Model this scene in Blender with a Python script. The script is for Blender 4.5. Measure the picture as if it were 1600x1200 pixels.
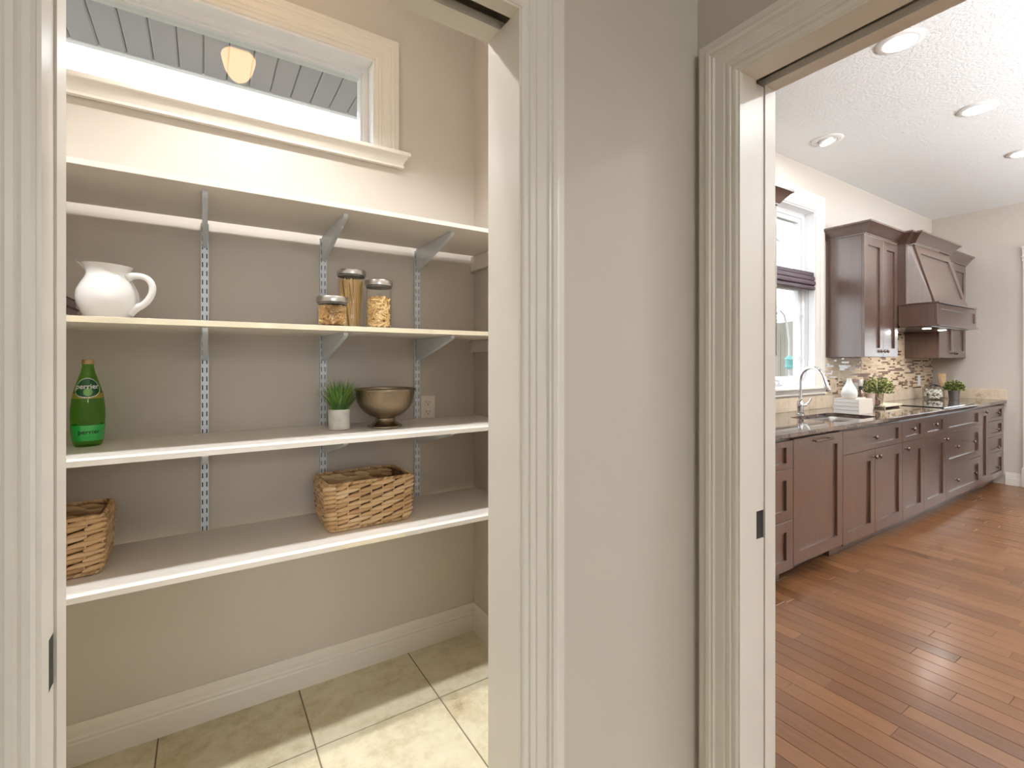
import bpy, bmesh, math, random
from mathutils import Vector, Matrix
R_ = math.radians
PI = math.pi
random.seed(7)
for o in list(bpy.data.objects):
    bpy.data.objects.remove(o)
SC = bpy.context.scene
COL = SC.collection

# ------------------------------------------------------------------ camera
cam_d = bpy.data.cameras.new('camera')
cam = bpy.data.objects.new('camera', cam_d)
COL.objects.link(cam)
cam.location = (0, 0, 1.3303)
cam.rotation_euler = (R_(90), 0, -0.5712)
cam_d.sensor_width = 36.0
cam_d.lens = 749.907 / 1600 * 36.0
cam_d.shift_y = -34.4 / 1600
cam_d.clip_start = 0.02
SC.camera = cam

# ------------------------------------------------------------------ world, exposure
world = bpy.data.worlds.new('world')
SC.world = world
world.use_nodes = True
wn = world.node_tree
bg = wn.nodes['Background']
geo = wn.nodes.new('ShaderNodeTexCoord')
sep = wn.nodes.new('ShaderNodeSeparateXYZ')
ramp = wn.nodes.new('ShaderNodeValToRGB')
ramp.color_ramp.elements[0].position = 0.0
ramp.color_ramp.elements[0].color = (0.94, 0.97, 1.0, 1)
ramp.color_ramp.elements[1].position = 1.0
ramp.color_ramp.elements[1].color = (0.86, 0.93, 1.0, 1)
wn.links.new(geo.outputs['Generated'], sep.inputs[0])
wn.links.new(sep.outputs['Z'], ramp.inputs[0])
wn.links.new(ramp.outputs[0], bg.inputs['Color'])
bg.inputs['Strength'].default_value = 5.0
SC.view_settings.view_transform = 'Standard'
SC.view_settings.look = 'None'
SC.view_settings.gamma = 1.0
SC.view_settings.use_curve_mapping = False
SC.view_settings.exposure = 0.0
SC.cycles.max_bounces = 10
SC.cycles.diffuse_bounces = 6
SC.cycles.glossy_bounces = 4
SC.cycles.transmission_bounces = 8
SC.cycles.transparent_max_bounces = 16
SC.cycles.sample_clamp_indirect = 6.0
SC.cycles.caustics_reflective = False
SC.cycles.caustics_refractive = False


def lamp(name, kind, loc, energy, color=(1, 1, 1), rot=(0, 0, 0), **kw):
    d = bpy.data.lights.new(name, kind)
    d.energy = energy
    d.color = color
    for k, v in kw.items():
        if k == 'portal':
            d.cycles.is_portal = v
        else:
            setattr(d, k, v)
    o = bpy.data.objects.new(name, d)
    o.location = loc
    o.rotation_euler = rot
    COL.objects.link(o)
    return o


# key dimensions (metres; camera stands over the origin)
YB = 2.119     # inner face of the outside wall (pantry and kitchen)
XP = 1.135     # pantry right wall / hall face of the kitchen doorway wall
YF = 0.8286    # hall face of the pantry front wall
XK = 7.345     # far kitchen wall
HC = 3.033     # ceiling
HD = 2.056     # door head
PX0, PX1 = -0.17, 0.545   # pantry doorway
KY1, KY0 = 0.70, -0.22    # kitchen doorway
HX0, HY0 = -2.2, -2.9     # hall left wall, kitchen back wall
HYH = -5.8                # hall end wall

WARM = (1.0, 0.985, 0.96)
SOFTW = (0.94, 0.975, 1.0)
# daylight portals over the glazed openings
lamp('portal_pantry', 'AREA', (0.0, YB + 0.155, 2.47), 1, rot=(R_(-90), 0, 0), shape='RECTANGLE', size=1.28, size_y=0.40, portal=True)
lamp('portal_kitchen', 'AREA', (4.05, YB + 0.155, 1.88), 1, rot=(R_(-90), 0, 0), shape='RECTANGLE', size=1.0, size_y=1.6, portal=True)
lamp('portal_hall', 'AREA', (-0.5, HYH - 0.14, 1.2), 1, rot=(R_(90), 0, 0), shape='RECTANGLE', size=2.0, size_y=2.4, portal=True)
lamp('portal_patio', 'AREA', (5.2, HY0 - 0.14, 1.3), 1, rot=(R_(90), 0, 0), shape='RECTANGLE', size=1.2, size_y=2.6, portal=True)
lamp('portal_far', 'AREA', (10.74, -.25, 1.34), 1, rot=(0, R_(90), 0), shape='RECTANGLE', size=0.88, size_y=1.8, portal=True)

# ================================================================== materials
MATS = {}


def nodes_of(m):
    return m.node_tree.nodes, m.node_tree.links


def mat(name, col, rough=0.5, metal=0.0, noise=None, bump=None, coat=0.0, spec=0.5, emit=None, rand=None, sub=None, coatr=0.1):
    """noise=(scale, amount, (sx,sy,sz), detail), bump=(scale, strength, distance, (sx,sy,sz)), rand=amount of per-object value change"""
    m = bpy.data.materials.new(name)
    m.use_nodes = True
    N, L = nodes_of(m)
    p = N['Principled BSDF']
    p.inputs['Base Color'].default_value = (*col, 1)
    p.inputs['Roughness'].default_value = rough
    p.inputs['Metallic'].default_value = metal
    p.inputs['Specular IOR Level'].default_value = spec
    p.inputs['Coat Weight'].default_value = coat
    p.inputs['Coat Roughness'].default_value = coatr
    if emit:
        p.inputs['Emission Color'].default_value = (*emit[0], 1)
        p.inputs['Emission Strength'].default_value = emit[1]
    tc = None
    if noise or bump or rand:
        tc = N.new('ShaderNodeTexCoord')
    src = None
    if noise:
        mp = N.new('ShaderNodeMapping')
        mp.inputs['Scale'].default_value = noise[2] if len(noise) > 2 else (1, 1, 1)
        L.new(tc.outputs['Object'], mp.inputs[0])
        nz = N.new('ShaderNodeTexNoise')
        nz.inputs['Scale'].default_value = noise[0]
        nz.inputs['Detail'].default_value = noise[3] if len(noise) > 3 else 5
        L.new(mp.outputs[0], nz.inputs['Vector'])
        rp = N.new('ShaderNodeValToRGB')
        a = noise[1]
        rp.color_ramp.elements[0].position = 0.3
        rp.color_ramp.elements[1].position = 0.7
        rp.color_ramp.elements[0].color = (*[max(0, c * (1 - a)) for c in col], 1)
        rp.color_ramp.elements[1].color = (*[min(1, c * (1 + a)) for c in col], 1)
        L.new(nz.outputs[0], rp.inputs[0])
        src = rp.outputs[0]
    if rand:
        oi = N.new('ShaderNodeObjectInfo')
        mr = N.new('ShaderNodeMapRange')
        mr.inputs[3].default_value = 1 - rand
        mr.inputs[4].default_value = 1 + rand
        L.new(oi.outputs['Random'], mr.inputs[0])
        hs = N.new('ShaderNodeHueSaturation')
        if src:
            L.new(src, hs.inputs['Color'])
        else:
            hs.inputs['Color'].default_value = (*col, 1)
        L.new(mr.outputs[0], hs.inputs['Value'])
        src = hs.outputs[0]
    if src:
        L.new(src, p.inputs['Base Color'])
    if bump:
        mp = N.new('ShaderNodeMapping')
        mp.inputs['Scale'].default_value = bump[3] if len(bump) > 3 else (1, 1, 1)
        L.new(tc.outputs['Object'], mp.inputs[0])
        nz = N.new('ShaderNodeTexNoise')
        nz.inputs['Scale'].default_value = bump[0]
        nz.inputs['Detail'].default_value = 4
        L.new(mp.outputs[0], nz.inputs['Vector'])
        bp = N.new('ShaderNodeBump')
        bp.inputs['Strength'].default_value = bump[1]
        bp.inputs['Distance'].default_value = bump[2]
        L.new(nz.outputs[0], bp.inputs['Height'])
        L.new(bp.outputs[0], p.inputs['Normal'])
    MATS[name] = m
    return m


def nmath(N, L, op, a, b):
    n = N.new('ShaderNodeMath')
    n.operation = op
    for i, v in enumerate((a, b)):
        if v is None:
            continue
        if isinstance(v, (int, float)):
            n.inputs[i].default_value = v
        else:
            L.new(v, n.inputs[i])
    return n.outputs[0]


def clear_glass(name, tint=(0.97, 0.98, 0.97), refl=1.0, ior=1.5, rough=0.0):
    m = bpy.data.materials.new(name)
    m.use_nodes = True
    N, L = nodes_of(m)
    N.remove(N['Principled BSDF'])
    out = N['Material Output']
    tr = N.new('ShaderNodeBsdfTransparent')
    tr.inputs[0].default_value = (*tint, 1)
    gl = N.new('ShaderNodeBsdfGlossy')
    gl.inputs['Roughness'].default_value = rough
    # Schlick reflectance, the same from both sides of the thin sheet
    gm = N.new('ShaderNodeNewGeometry')
    dt = N.new('ShaderNodeVectorMath')
    dt.operation = 'DOT_PRODUCT'
    L.new(gm.outputs['Normal'], dt.inputs[0])
    L.new(gm.outputs['Incoming'], dt.inputs[1])
    f0 = ((ior - 1) / (ior + 1)) ** 2
    ab = nmath(N, L, 'ABSOLUTE', dt.outputs['Value'], None)
    pw = nmath(N, L, 'POWER', nmath(N, L, 'SUBTRACT', 1.0, ab), 5.0)
    fr = nmath(N, L, 'ADD', nmath(N, L, 'MULTIPLY', pw, 1 - f0), f0)
    ml = N.new('ShaderNodeMath')
    ml.operation = 'MULTIPLY'
    ml.use_clamp = True
    ml.inputs[1].default_value = refl
    mx = N.new('ShaderNodeMixShader')
    L.new(fr, ml.inputs[0])
    L.new(ml.outputs[0], mx.inputs[0])
    L.new(tr.outputs[0], mx.inputs[1])
    L.new(gl.outputs[0], mx.inputs[2])
    L.new(mx.outputs[0], out.inputs[0])
    MATS[name] = m
    return m


WALL = mat('wall_paint', (0.55, 0.502, 0.446), 0.6, noise=(1.2, 0.015), bump=(180, 0.05, 0.002))
TRIM = mat('trim_paint', (0.72, 0.678, 0.618), 0.32, bump=(60, 0.03, 0.001))
TRIMK = mat('window_casing_paint', (0.77, 0.73, 0.665), 0.35)
VINYL = mat('white_vinyl', (0.86, 0.87, 0.88), 0.35)
CEIL = mat('ceiling_paint', (0.82, 0.84, 0.85), 0.8, bump=(58, 0.55, 0.008))
SHELFP = mat('shelf_paint', (0.77, 0.715, 0.65), 0.42, noise=(3, 0.03), bump=(40, 0.05, 0.001))
EDGE = mat('worn_shelf_edge', (0.80, 0.71, 0.53), 0.5, noise=(9, 0.10, (1, 1, 1)))
STEELP = mat('painted_steel', (0.68, 0.73, 0.79), 0.35, metal=0.12)
DARK = mat('dark_recess', (0.012, 0.012, 0.012), 0.7)
BLACKM = mat('black_metal', (0.02, 0.02, 0.02), 0.45, metal=0.3)
CERAM = mat('white_ceramic', (0.88, 0.87, 0.85), 0.12, coat=0.5)
OUTL = mat('ivory_plastic', (0.80, 0.73, 0.66), 0.35)
SLOT = mat('outlet_slot', (0.03, 0.025, 0.02), 0.6)
LID = mat('brushed_lid', (0.62, 0.60, 0.57), 0.28, metal=1.0, noise=(30, 0.06, (1, 1, 0.05)))
GASK = mat('grey_gasket', (0.16, 0.15, 0.14), 0.5)
GLASS = clear_glass('jar_glass', (0.975, 0.98, 0.97), 1.0, 1.45)
GLASSL = clear_glass('lid_glass', (0.93, 0.94, 0.93), 4.0, 1.5)
PANE = clear_glass('window_glass', (0.96, 0.975, 0.98), 1.7, 1.5)
GREEN = clear_glass('green_bottle_glass', (0.44, 0.74, 0.27), 1.0, 1.45)
BANDG = mat('green_band_print', (0.03, 0.47, 0.08), 0.3, coat=0.6)
LABELD = mat('dark_green_label', (0.012, 0.09, 0.03), 0.3)
LABELHL = mat('label_highlight_paint', (0.22, 0.45, 0.14), 0.3)
LABELW = mat('white_print', (0.82, 0.84, 0.80), 0.4)
LABELG = mat('gold_sash', (0.36, 0.30, 0.04), 0.35)
INK = mat('dark_green_ink', (0.004, 0.05, 0.008), 0.4)
CAPG = mat('brass_cap', (0.50, 0.36, 0.17), 0.35, metal=0.8)
SPAG = mat('spaghetti_strands', (0.80, 0.52, 0.20), 0.45)
PENNE = mat('penne_pieces', (0.90, 0.60, 0.27), 0.5)
MACA = mat('macaroni_pieces', (0.93, 0.68, 0.36), 0.5)
PASTC = mat('pasta_core', (0.40, 0.215, 0.08), 0.7)  # darker core colour puts shade into the gaps between pieces
CONC = mat('pale_concrete', (0.66, 0.64, 0.59), 0.75, noise=(28, 0.16), bump=(60, 0.2, 0.002))
SOIL = mat('dark_soil', (0.03, 0.025, 0.018), 0.9)
LEAF1 = mat('grass_green', (0.075, 0.20, 0.04), 0.45, noise=(14, 0.55))
LEAF2 = mat('grass_light_green', (0.26, 0.36, 0.05), 0.45, noise=(14, 0.4))
BOXW = mat('boxwood_green', (0.09, 0.13, 0.035), 0.5, noise=(40, 0.5))
BOXL = mat('boxwood_yellow', (0.42, 0.44, 0.10), 0.5, noise=(40, 0.3))
BRONZE = mat('hammered_bronze', (0.30, 0.23, 0.155), 0.30, metal=1.0, noise=(9, 0.22))
BRONZS = mat('smooth_bronze', (0.33, 0.27, 0.20), 0.25, metal=1.0)
CAB = mat('dark_stained_wood', (0.078, 0.0375, 0.0245), 0.4, noise=(7, 0.13, (6, 6, 0.5), 6), coat=1.0, coatr=0.22, spec=0.4)
nodes_of(CAB)[0]['Principled BSDF'].inputs['Coat IOR'].default_value = 1.75
CABIN = mat('cabinet_inside_shadow', (0.035, 0.02, 0.015), 0.6)
KNOB = mat('oiled_bronze', (0.17, 0.13, 0.11), 0.25, metal=0.9)
CHROME = mat('chrome', (0.75, 0.76, 0.78), 0.08, metal=1.0)
STEEL = mat('stainless', (0.74, 0.74, 0.73), 0.34, metal=1.0)
GALV = mat('galvanised', (0.60, 0.59, 0.57), 0.33, metal=0.9, noise=(30, 0.12))
GOLDP = mat('gold_silver_pot', (0.62, 0.50, 0.33), 0.25, metal=0.85)
BLACKG = mat('black_glass', (0.012, 0.012, 0.014), 0.05, coat=1.0, coatr=0.02)
PAPER = mat('white_pages', (0.80, 0.80, 0.79), 0.6)
COVER = mat('cream_cover', (0.66, 0.58, 0.50), 0.5)
COVERG = mat('grey_board', (0.33, 0.35, 0.36), 0.6)
AMBER = mat('amber_glass', (0.12, 0.06, 0.035), 0.12, coat=0.5)
COPPER = mat('copper_glaze', (0.55, 0.40, 0.34), 0.3, metal=0.3)
WOODL = mat('light_utensil_wood', (0.60, 0.40, 0.22), 0.55, noise=(10, 0.15, (1, 1, .2)))
WOODW = mat('whitewashed_wood', (0.80, 0.70, 0.53), 0.5)
BLIND = mat('dark_woven_blind', (0.075, 0.05, 0.062), 0.5, noise=(60, 0.35, (0.15, 1, 3)), bump=(120, 0.3, 0.002, (.1, 1, 2)))
CORD = mat('grey_cord', (0.30, 0.30, 0.31), 0.6)
BOOKD = mat('dark_book_cover', (0.06, 0.04, 0.045), 0.5)
BOOKP = mat('purple_book_cover', (0.10, 0.09, 0.17), 0.5)
BOOKM = mat('grey_book_block', (0.34, 0.28, 0.27), 0.6)
SOFF = mat('soffit_board', (0.36, 0.345, 0.37), 0.6)
FENCE = mat('weathered_fence', (0.27, 0.245, 0.20), 0.8, noise=(5, 0.3, (1, 3, .3)), rand=0.22)
BOUNCEG = mat('pale_bounce_ground', (0.68, 0.68, 0.67), 0.8, noise=(2, 0.06))
LAWN = mat('dormant_lawn', (0.13, 0.12, 0.08), 0.9, noise=(3, 0.3))
TEAL = mat('teal_plastic', (0.03, 0.27, 0.25), 0.4)
POLE = mat('pale_grey_pole', (0.42, 0.45, 0.46), 0.5)
BARK = mat('grey_bark', (0.30, 0.29, 0.28), 0.8)
STUCCO = mat('outside_stucco', (0.5, 0.47, 0.42), 0.8)
GROUT = mat('grout', (0.20, 0.165, 0.115), 0.8)
SUB = mat('dark_subfloor', (0.06, 0.03, 0.018), 0.7)
BULB = mat('lit_bulb', (1, 1, 1), 0.5, emit=((1.0, 0.95, 0.86), 9.0))
BULBD = mat('dim_bulb', (0.9, 0.9, 0.9), 0.5, emit=((1.0, 0.96, 0.9), 1.6))
LAMPG = mat('ribbed_lamp_glass', (0.5, 0.3, 0.15), 0.3, emit=((1.0, 0.62, 0.30), 9.0))
WHITEM = mat('white_metal', (0.82, 0.82, 0.81), 0.4)
PEARV = mat('textured_white_glaze', (0.66, 0.645, 0.62), 0.45, bump=(90, 0.5, 0.003))
PODS = mat('cream_pods', (0.82, 0.77, 0.68), 0.6, noise=(60, 0.15))
PODD = mat('dark_pods', (0.10, 0.07, 0.05), 0.6)
LENSG = mat('hood_insert_steel', (0.22, 0.22, 0.22), 0.22, metal=0.9)

# bump on the hammered bowl: small dimples
_N, _L = nodes_of(BRONZE)
_tc = _N.new('ShaderNodeTexCoord')
_v = _N.new('ShaderNodeTexVoronoi')
_v.inputs['Scale'].default_value = 190
_b = _N.new('ShaderNodeBump')
_b.inputs['Strength'].default_value = 0.45
_b.inputs['Distance'].default_value = 0.004
_L.new(_tc.outputs['Object'], _v.inputs['Vector'])
_L.new(_v.outputs['Distance'], _b.inputs['Height'])
_L.new(_b.outputs[0], _N['Principled BSDF'].inputs['Normal'])


def ramp_mat(name, stops, rough, build, coat=0.0, bump=0.0, coatr=0.1, spec=0.5):
    """build(N, L, tc) returns the socket that drives the colour ramp"""
    m = bpy.data.materials.new(name)
    m.use_nodes = True
    N, L = nodes_of(m)
    p = N['Principled BSDF']
    p.inputs['Roughness'].default_value = rough
    p.inputs['Coat Weight'].default_value = coat
    p.inputs['Coat Roughness'].default_value = coatr
    p.inputs['Specular IOR Level'].default_value = spec
    tc = N.new('ShaderNodeTexCoord')
    s = build(N, L, tc)
    rp = N.new('ShaderNodeValToRGB')
    els = rp.color_ramp.elements
    while len(els) < len(stops):
        els.new(0.5)
    for e, (pos, c) in zip(els, stops):
        e.position = pos
        e.color = (*c, 1)
    L.new(s, rp.inputs[0])
    L.new(rp.outputs[0], p.inputs['Base Color'])
    if bump:
        b = N.new('ShaderNodeBump')
        b.inputs['Strength'].default_value = bump
        b.inputs['Distance'].default_value = 0.003
        L.new(s, b.inputs['Height'])
        L.new(b.outputs[0], p.inputs['Normal'])
    MATS[name] = m
    return m


def noise_of(N, L, vec, scale, detail=5, sc=(1, 1, 1), rough=0.5):
    mp = N.new('ShaderNodeMapping')
    mp.inputs['Scale'].default_value = sc
    L.new(vec, mp.inputs[0])
    nz = N.new('ShaderNodeTexNoise')
    nz.inputs['Scale'].default_value = scale
    nz.inputs['Detail'].default_value = detail
    nz.inputs['Roughness'].default_value = rough
    L.new(mp.outputs[0], nz.inputs['Vector'])
    return nz.outputs[0]


def _plank(N, L, tc):
    oi = N.new('ShaderNodeObjectInfo')
    g = N.new('ShaderNodeNewGeometry')
    r = nmath(N, L, 'FRACT', nmath(N, L, 'ADD', nmath(N, L, 'MULTIPLY', oi.outputs['Random'], 5.3), g.outputs['Random Per Island']), None)
    n1 = noise_of(N, L, g.outputs['Position'], 6, 6, (9, 0.7, 1), 0.6)
    n2 = noise_of(N, L, g.outputs['Position'], 2.0, 3, (2, 0.8, 1))
    t = nmath(N, L, 'ADD', nmath(N, L, 'MULTIPLY', r, 0.36), nmath(N, L, 'MULTIPLY', n1, 0.52))
    return nmath(N, L, 'ADD', t, nmath(N, L, 'MULTIPLY', n2, 0.22))


PLANK = ramp_mat('oak_plank', [(0.22, (0.072, 0.027, 0.010)), (0.5, (0.135, 0.055, 0.0205)), (0.78, (0.20, 0.090, 0.036))], 0.32, _plank, coat=0.15, coatr=0.15)


def _tile(N, L, tc):
    oi = N.new('ShaderNodeObjectInfo')
    g = N.new('ShaderNodeNewGeometry')
    n1 = noise_of(N, L, g.outputs['Position'], 5, 8, (1, 1, 1), 0.65)
    n2 = noise_of(N, L, g.outputs['Position'], 22, 6, (1, 1, 1), 0.7)
    t = nmath(N, L, 'ADD', nmath(N, L, 'MULTIPLY', n1, 0.62), nmath(N, L, 'MULTIPLY', n2, 0.34))
    return nmath(N, L, 'ADD', t, nmath(N, L, 'MULTIPLY', oi.outputs['Random'], 0.06))


TILE = ramp_mat('stone_tile', [(0.33, (0.24, 0.155, 0.08)), (0.42, (0.50, 0.42, 0.27)), (0.54, (0.64, 0.575, 0.42)), (0.66, (0.70, 0.635, 0.49))], 0.42, _tile)


def _granite(N, L, tc):
    g = N.new('ShaderNodeNewGeometry')
    n1 = noise_of(N, L, g.outputs['Position'], 7, 6, (1, 1.6, 1), 0.6)
    n2 = noise_of(N, L, g.outputs['Position'], 70, 4, (1, 1, 1), 0.7)
    return nmath(N, L, 'ADD', nmath(N, L, 'MULTIPLY', n1, 0.7), nmath(N, L, 'MULTIPLY', n2, 0.32))


GRAN = ramp_mat('dark_granite', [(0.36, (0.025, 0.022, 0.025)), (0.5, (0.085, 0.06, 0.05)), (0.62, (0.15, 0.105, 0.08))], 0.07, _granite, coat=0.5, coatr=0.03)


def _lime(N, L, tc):
    g = N.new('ShaderNodeNewGeometry')
    n1 = noise_of(N, L, g.outputs['Position'], 9, 8, (1, 1, 1), 0.65)
    n2 = noise_of(N, L, g.outputs['Position'], 45, 5)
    return nmath(N, L, 'ADD', nmath(N, L, 'MULTIPLY', n1, 0.7), nmath(N, L, 'MULTIPLY', n2, 0.3))


LIME = ramp_mat('limestone', [(0.33, (0.33, 0.22, 0.13)), (0.45, (0.60, 0.475, 0.345)), (0.7, (0.72, 0.61, 0.48))], 0.4, _lime)
MOS = [mat('mosaic_brown', (0.16, 0.085, 0.055), 0.12, coat=0.4), mat('mosaic_taupe', (0.30, 0.21, 0.15), 0.15, coat=0.4), mat('mosaic_cream', (0.66, 0.52, 0.36), 0.35),
       mat('mosaic_beige', (0.56, 0.42, 0.28), 0.35), mat('mosaic_sand', (0.74, 0.62, 0.46), 0.4), mat('mosaic_grout', (0.56, 0.45, 0.33), 0.8)]


def _wick(N, L, tc):
    oi = N.new('ShaderNodeObjectInfo')
    n1 = noise_of(N, L, tc.outputs['Object'], 60, 4, (0.12, 1, 1), 0.6)
    g = N.new('ShaderNodeNewGeometry')
    r = nmath(N, L, 'FRACT', nmath(N, L, 'ADD', oi.outputs['Random'], g.outputs['Random Per Island']), None)
    return nmath(N, L, 'ADD', nmath(N, L, 'MULTIPLY', r, 0.45), nmath(N, L, 'MULTIPLY', n1, 0.62))


WICK = ramp_mat('water_hyacinth_fibre', [(0.18, (0.21, 0.105, 0.05)), (0.42, (0.52, 0.31, 0.145)), (0.72, (0.70, 0.49, 0.27)), (0.95, (0.82, 0.66, 0.45))], 0.55, _wick, bump=0.3)
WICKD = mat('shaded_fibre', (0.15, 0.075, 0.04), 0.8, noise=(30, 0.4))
STAKE = mat('pale_reed_stake', (0.62, 0.46, 0.27), 0.5)

# ================================================================== building helpers
OFF = {}


class MB:
    def __init__(self):
        self.v, self.f, self.mi = [], [], []
        self.cur = 0

    def face(self, idx):
        self.f.append(tuple(idx))
        self.mi.append(self.cur)

    def box(self, x0, x1, y0, y1, z0, z1, bev=0.0):
        if bev > 0:
            bm = bmesh.new()
            bmesh.ops.create_cube(bm, size=1.0)
            for v in bm.verts:
                v.co = Vector(((x0 + x1) / 2 + v.co.x * (x1 - x0), (y0 + y1) / 2 + v.co.y * (y1 - y0), (z0 + z1) / 2 + v.co.z * (z1 - z0)))
            bmesh.ops.bevel(bm, geom=list(bm.edges), offset=bev, segments=2, profile=0.6, affect='EDGES')
            self.add_bm(bm)
            return self
        b = len(self.v)
        self.v += [(x0, y0, z0), (x1, y0, z0), (x1, y1, z0), (x0, y1, z0), (x0, y0, z1), (x1, y0, z1), (x1, y1, z1), (x0, y1, z1)]
        for q in ((0, 3, 2, 1), (4, 5, 6, 7), (0, 1, 5, 4), (1, 2, 6, 5), (2, 3, 7, 6), (3, 0, 4, 7)):
            self.face([b + i for i in q])
        return self

    def add_bm(self, bm):
        b = len(self.v)
        bm.verts.index_update()
        self.v += [tuple(v.co) for v in bm.verts]
        for f in bm.faces:
            self.face([b + v.index for v in f.verts])
        bm.free()

    def rings(self, rings, closed=True, cap0=True, cap1=True, loop=False):
        """skin a list of equal-length rings of points"""
        b = len(self.v)
        n = len(rings[0])
        for r in rings:
            self.v += [tuple(p) for p in r]
        m = len(rings)
        for i in range(m if loop else m - 1):
            j = (i + 1) % m
            for k in range(n if closed else n - 1):
                l = (k + 1) % n
                self.face((b + i * n + k, b + i * n + l, b + j * n + l, b + j * n + k))
        if not loop and closed:
            if cap0:
                self.face([b + k for k in reversed(range(n))])
            if cap1:
                self.face([b + (m - 1) * n + k for k in range(n)])
        return self

    def lathe(self, prof, cx=0, cy=0, cz=0, n=32, cap0=True, cap1=True, mod=None):
        """prof: list of (radius, z)"""
        rs = []
        for r, z in prof:
            ring = []
            for k in range(n):
                a = 2 * PI * k / n
                q = r * (mod(a, r, z) if mod else 1)
                ring.append((cx + q * math.cos(a), cy + q * math.sin(a), cz + z))
            rs.append(ring)
        return self.rings(rs, True, cap0, cap1)

    def tube(self, pts, rad, n=8, cap=True, flat=1.0):
        pts = [Vector(p) for p in pts]
        rr = rad if isinstance(rad, (list, tuple)) else [rad] * len(pts)
        rs = []
        up = None
        for i, p in enumerate(pts):
            t = (pts[min(i + 1, len(pts) - 1)] - pts[max(i - 1, 0)]).normalized()
            if up is None:
                up = Vector((0, 0, 1)) if abs(t.z) < 0.9 else Vector((1, 0, 0))
            s = t.cross(up).normalized()
            up = s.cross(t).normalized()
            rs.append([p + s * math.cos(2 * PI * k / n) * rr[i] + up * math.sin(2 * PI * k / n) * rr[i] * flat for k in range(n)])
        return self.rings(rs, True, cap, cap)

    def prism(self, poly, fn, t0, t1):
        """extrude a 2-D polygon: fn(a, b, t) -> xyz"""
        return self.rings([[fn(a, b, t0) for a, b in poly], [fn(a, b, t1) for a, b in poly]])

    def sweep(self, path, prof, fn, closed_prof=True, loop=False):
        """mitred sweep in a plane. path: 2-D points; prof: (w, t) with w to the left of the path; fn(a, b, t) -> xyz"""
        rs = []
        m = len(path)
        for i, p in enumerate(path):
            def nrm(a, b):
                d = Vector((b[0] - a[0], b[1] - a[1])).normalized()
                return Vector((-d.y, d.x))
            if loop or 0 < i < m - 1:
                n1 = nrm(path[i - 1], p)
                n2 = nrm(p, path[(i + 1) % m])
                q = (n1 + n2).normalized()
                q = q / max(0.2, q.dot(n1))
            elif i == 0:
                q = nrm(p, path[1])
            else:
                q = nrm(path[i - 1], p)
            rs.append([fn(p[0] + q.x * w, p[1] + q.y * w, t) for w, t in prof])
        return self.rings(rs, closed_prof, True, True, loop)

    def mesh(self, name, mats, smooth=None):
        me = bpy.data.meshes.new(name)
        me.from_pydata([tuple(v) for v in self.v], [], self.f)
        for m in (mats if isinstance(mats, (list, tuple)) else [mats]):
            me.materials.append(m)
        if len(me.materials) > 1:
            me.polygons.foreach_set('material_index', self.mi)
        bm = bmesh.new()
        bm.from_mesh(me)
        bmesh.ops.recalc_face_normals(bm, faces=bm.faces)
        bm.to_mesh(me)
        bm.free()
        if smooth is not None:
            me.shade_smooth()
            me.set_sharp_from_angle(angle=R_(smooth))
        me.update()
        return me

    def build(self, name, mats, parent=None, smooth=None, local=False):
        """vertices in world space unless local; the object sits at its parent's origin"""
        if parent is not None and not local:
            ox, oy, oz = OFF[parent.name]
            self.v = [(x - ox, y - oy, z - oz) for x, y, z in self.v]
        o = bpy.data.objects.new(name, self.mesh(name, mats, smooth))
        COL.objects.link(o)
        if parent is not None:
            o.parent = parent
            OFF[o.name] = OFF[parent.name]
        else:
            OFF[o.name] = (0, 0, 0)
        return o


def tag(o, label=None, cat=None, group=None, kind=None):
    if label:
        o['label'] = label
    if cat:
        o['category'] = cat
    if group:
        o['group'] = group
    if kind:
        o['kind'] = kind
    return o


def thing(name, label, cat, loc=(0, 0, 0), group=None, kind=None):
    o = bpy.data.objects.new(name, None)
    o.empty_display_size = 0.05
    o.location = loc
    COL.objects.link(o)
    OFF[o.name] = tuple(loc)
    return tag(o, label, cat, group, kind)


def place(name, me, parent, pos, rot=(0, 0, 0), scale=None):
    """an object with shared mesh data at a world position under parent"""
    o = bpy.data.objects.new(name, me)
    COL.objects.link(o)
    if parent is not None:
        o.parent = parent
        ox, oy, oz = OFF[parent.name]
        pos = (pos[0] - ox, pos[1] - oy, pos[2] - oz)
    o.location = pos
    o.rotation_euler = rot
    if scale:
        o.scale = scale
    OFF[o.name] = tuple(Vector(pos) + Vector(OFF[parent.name] if parent is not None else (0, 0, 0)))
    return o


def copy_tree(o, parent=None, loc=None, rot=None):
    c = o.copy()
    COL.objects.link(c)
    if parent is not None:
        c.parent = parent
    if loc is not None:
        c.location = loc
    if rot is not None:
        c.rotation_euler = rot
    for ch in list(o.children):
        copy_tree(ch, c)
    return c


def struct(name, mb, mats, parent=None, smooth=None):
    o = mb.build(name, mats, parent, smooth)
    if parent is None:
        o['kind'] = 'structure'
    return o


def sroot(name, loc=(0, 0, 0)):
    o = bpy.data.objects.new(name, None)
    o.empty_display_size = 0.05
    o.location = loc
    COL.objects.link(o)
    OFF[o.name] = tuple(loc)
    o['kind'] = 'structure'
    return o


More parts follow.
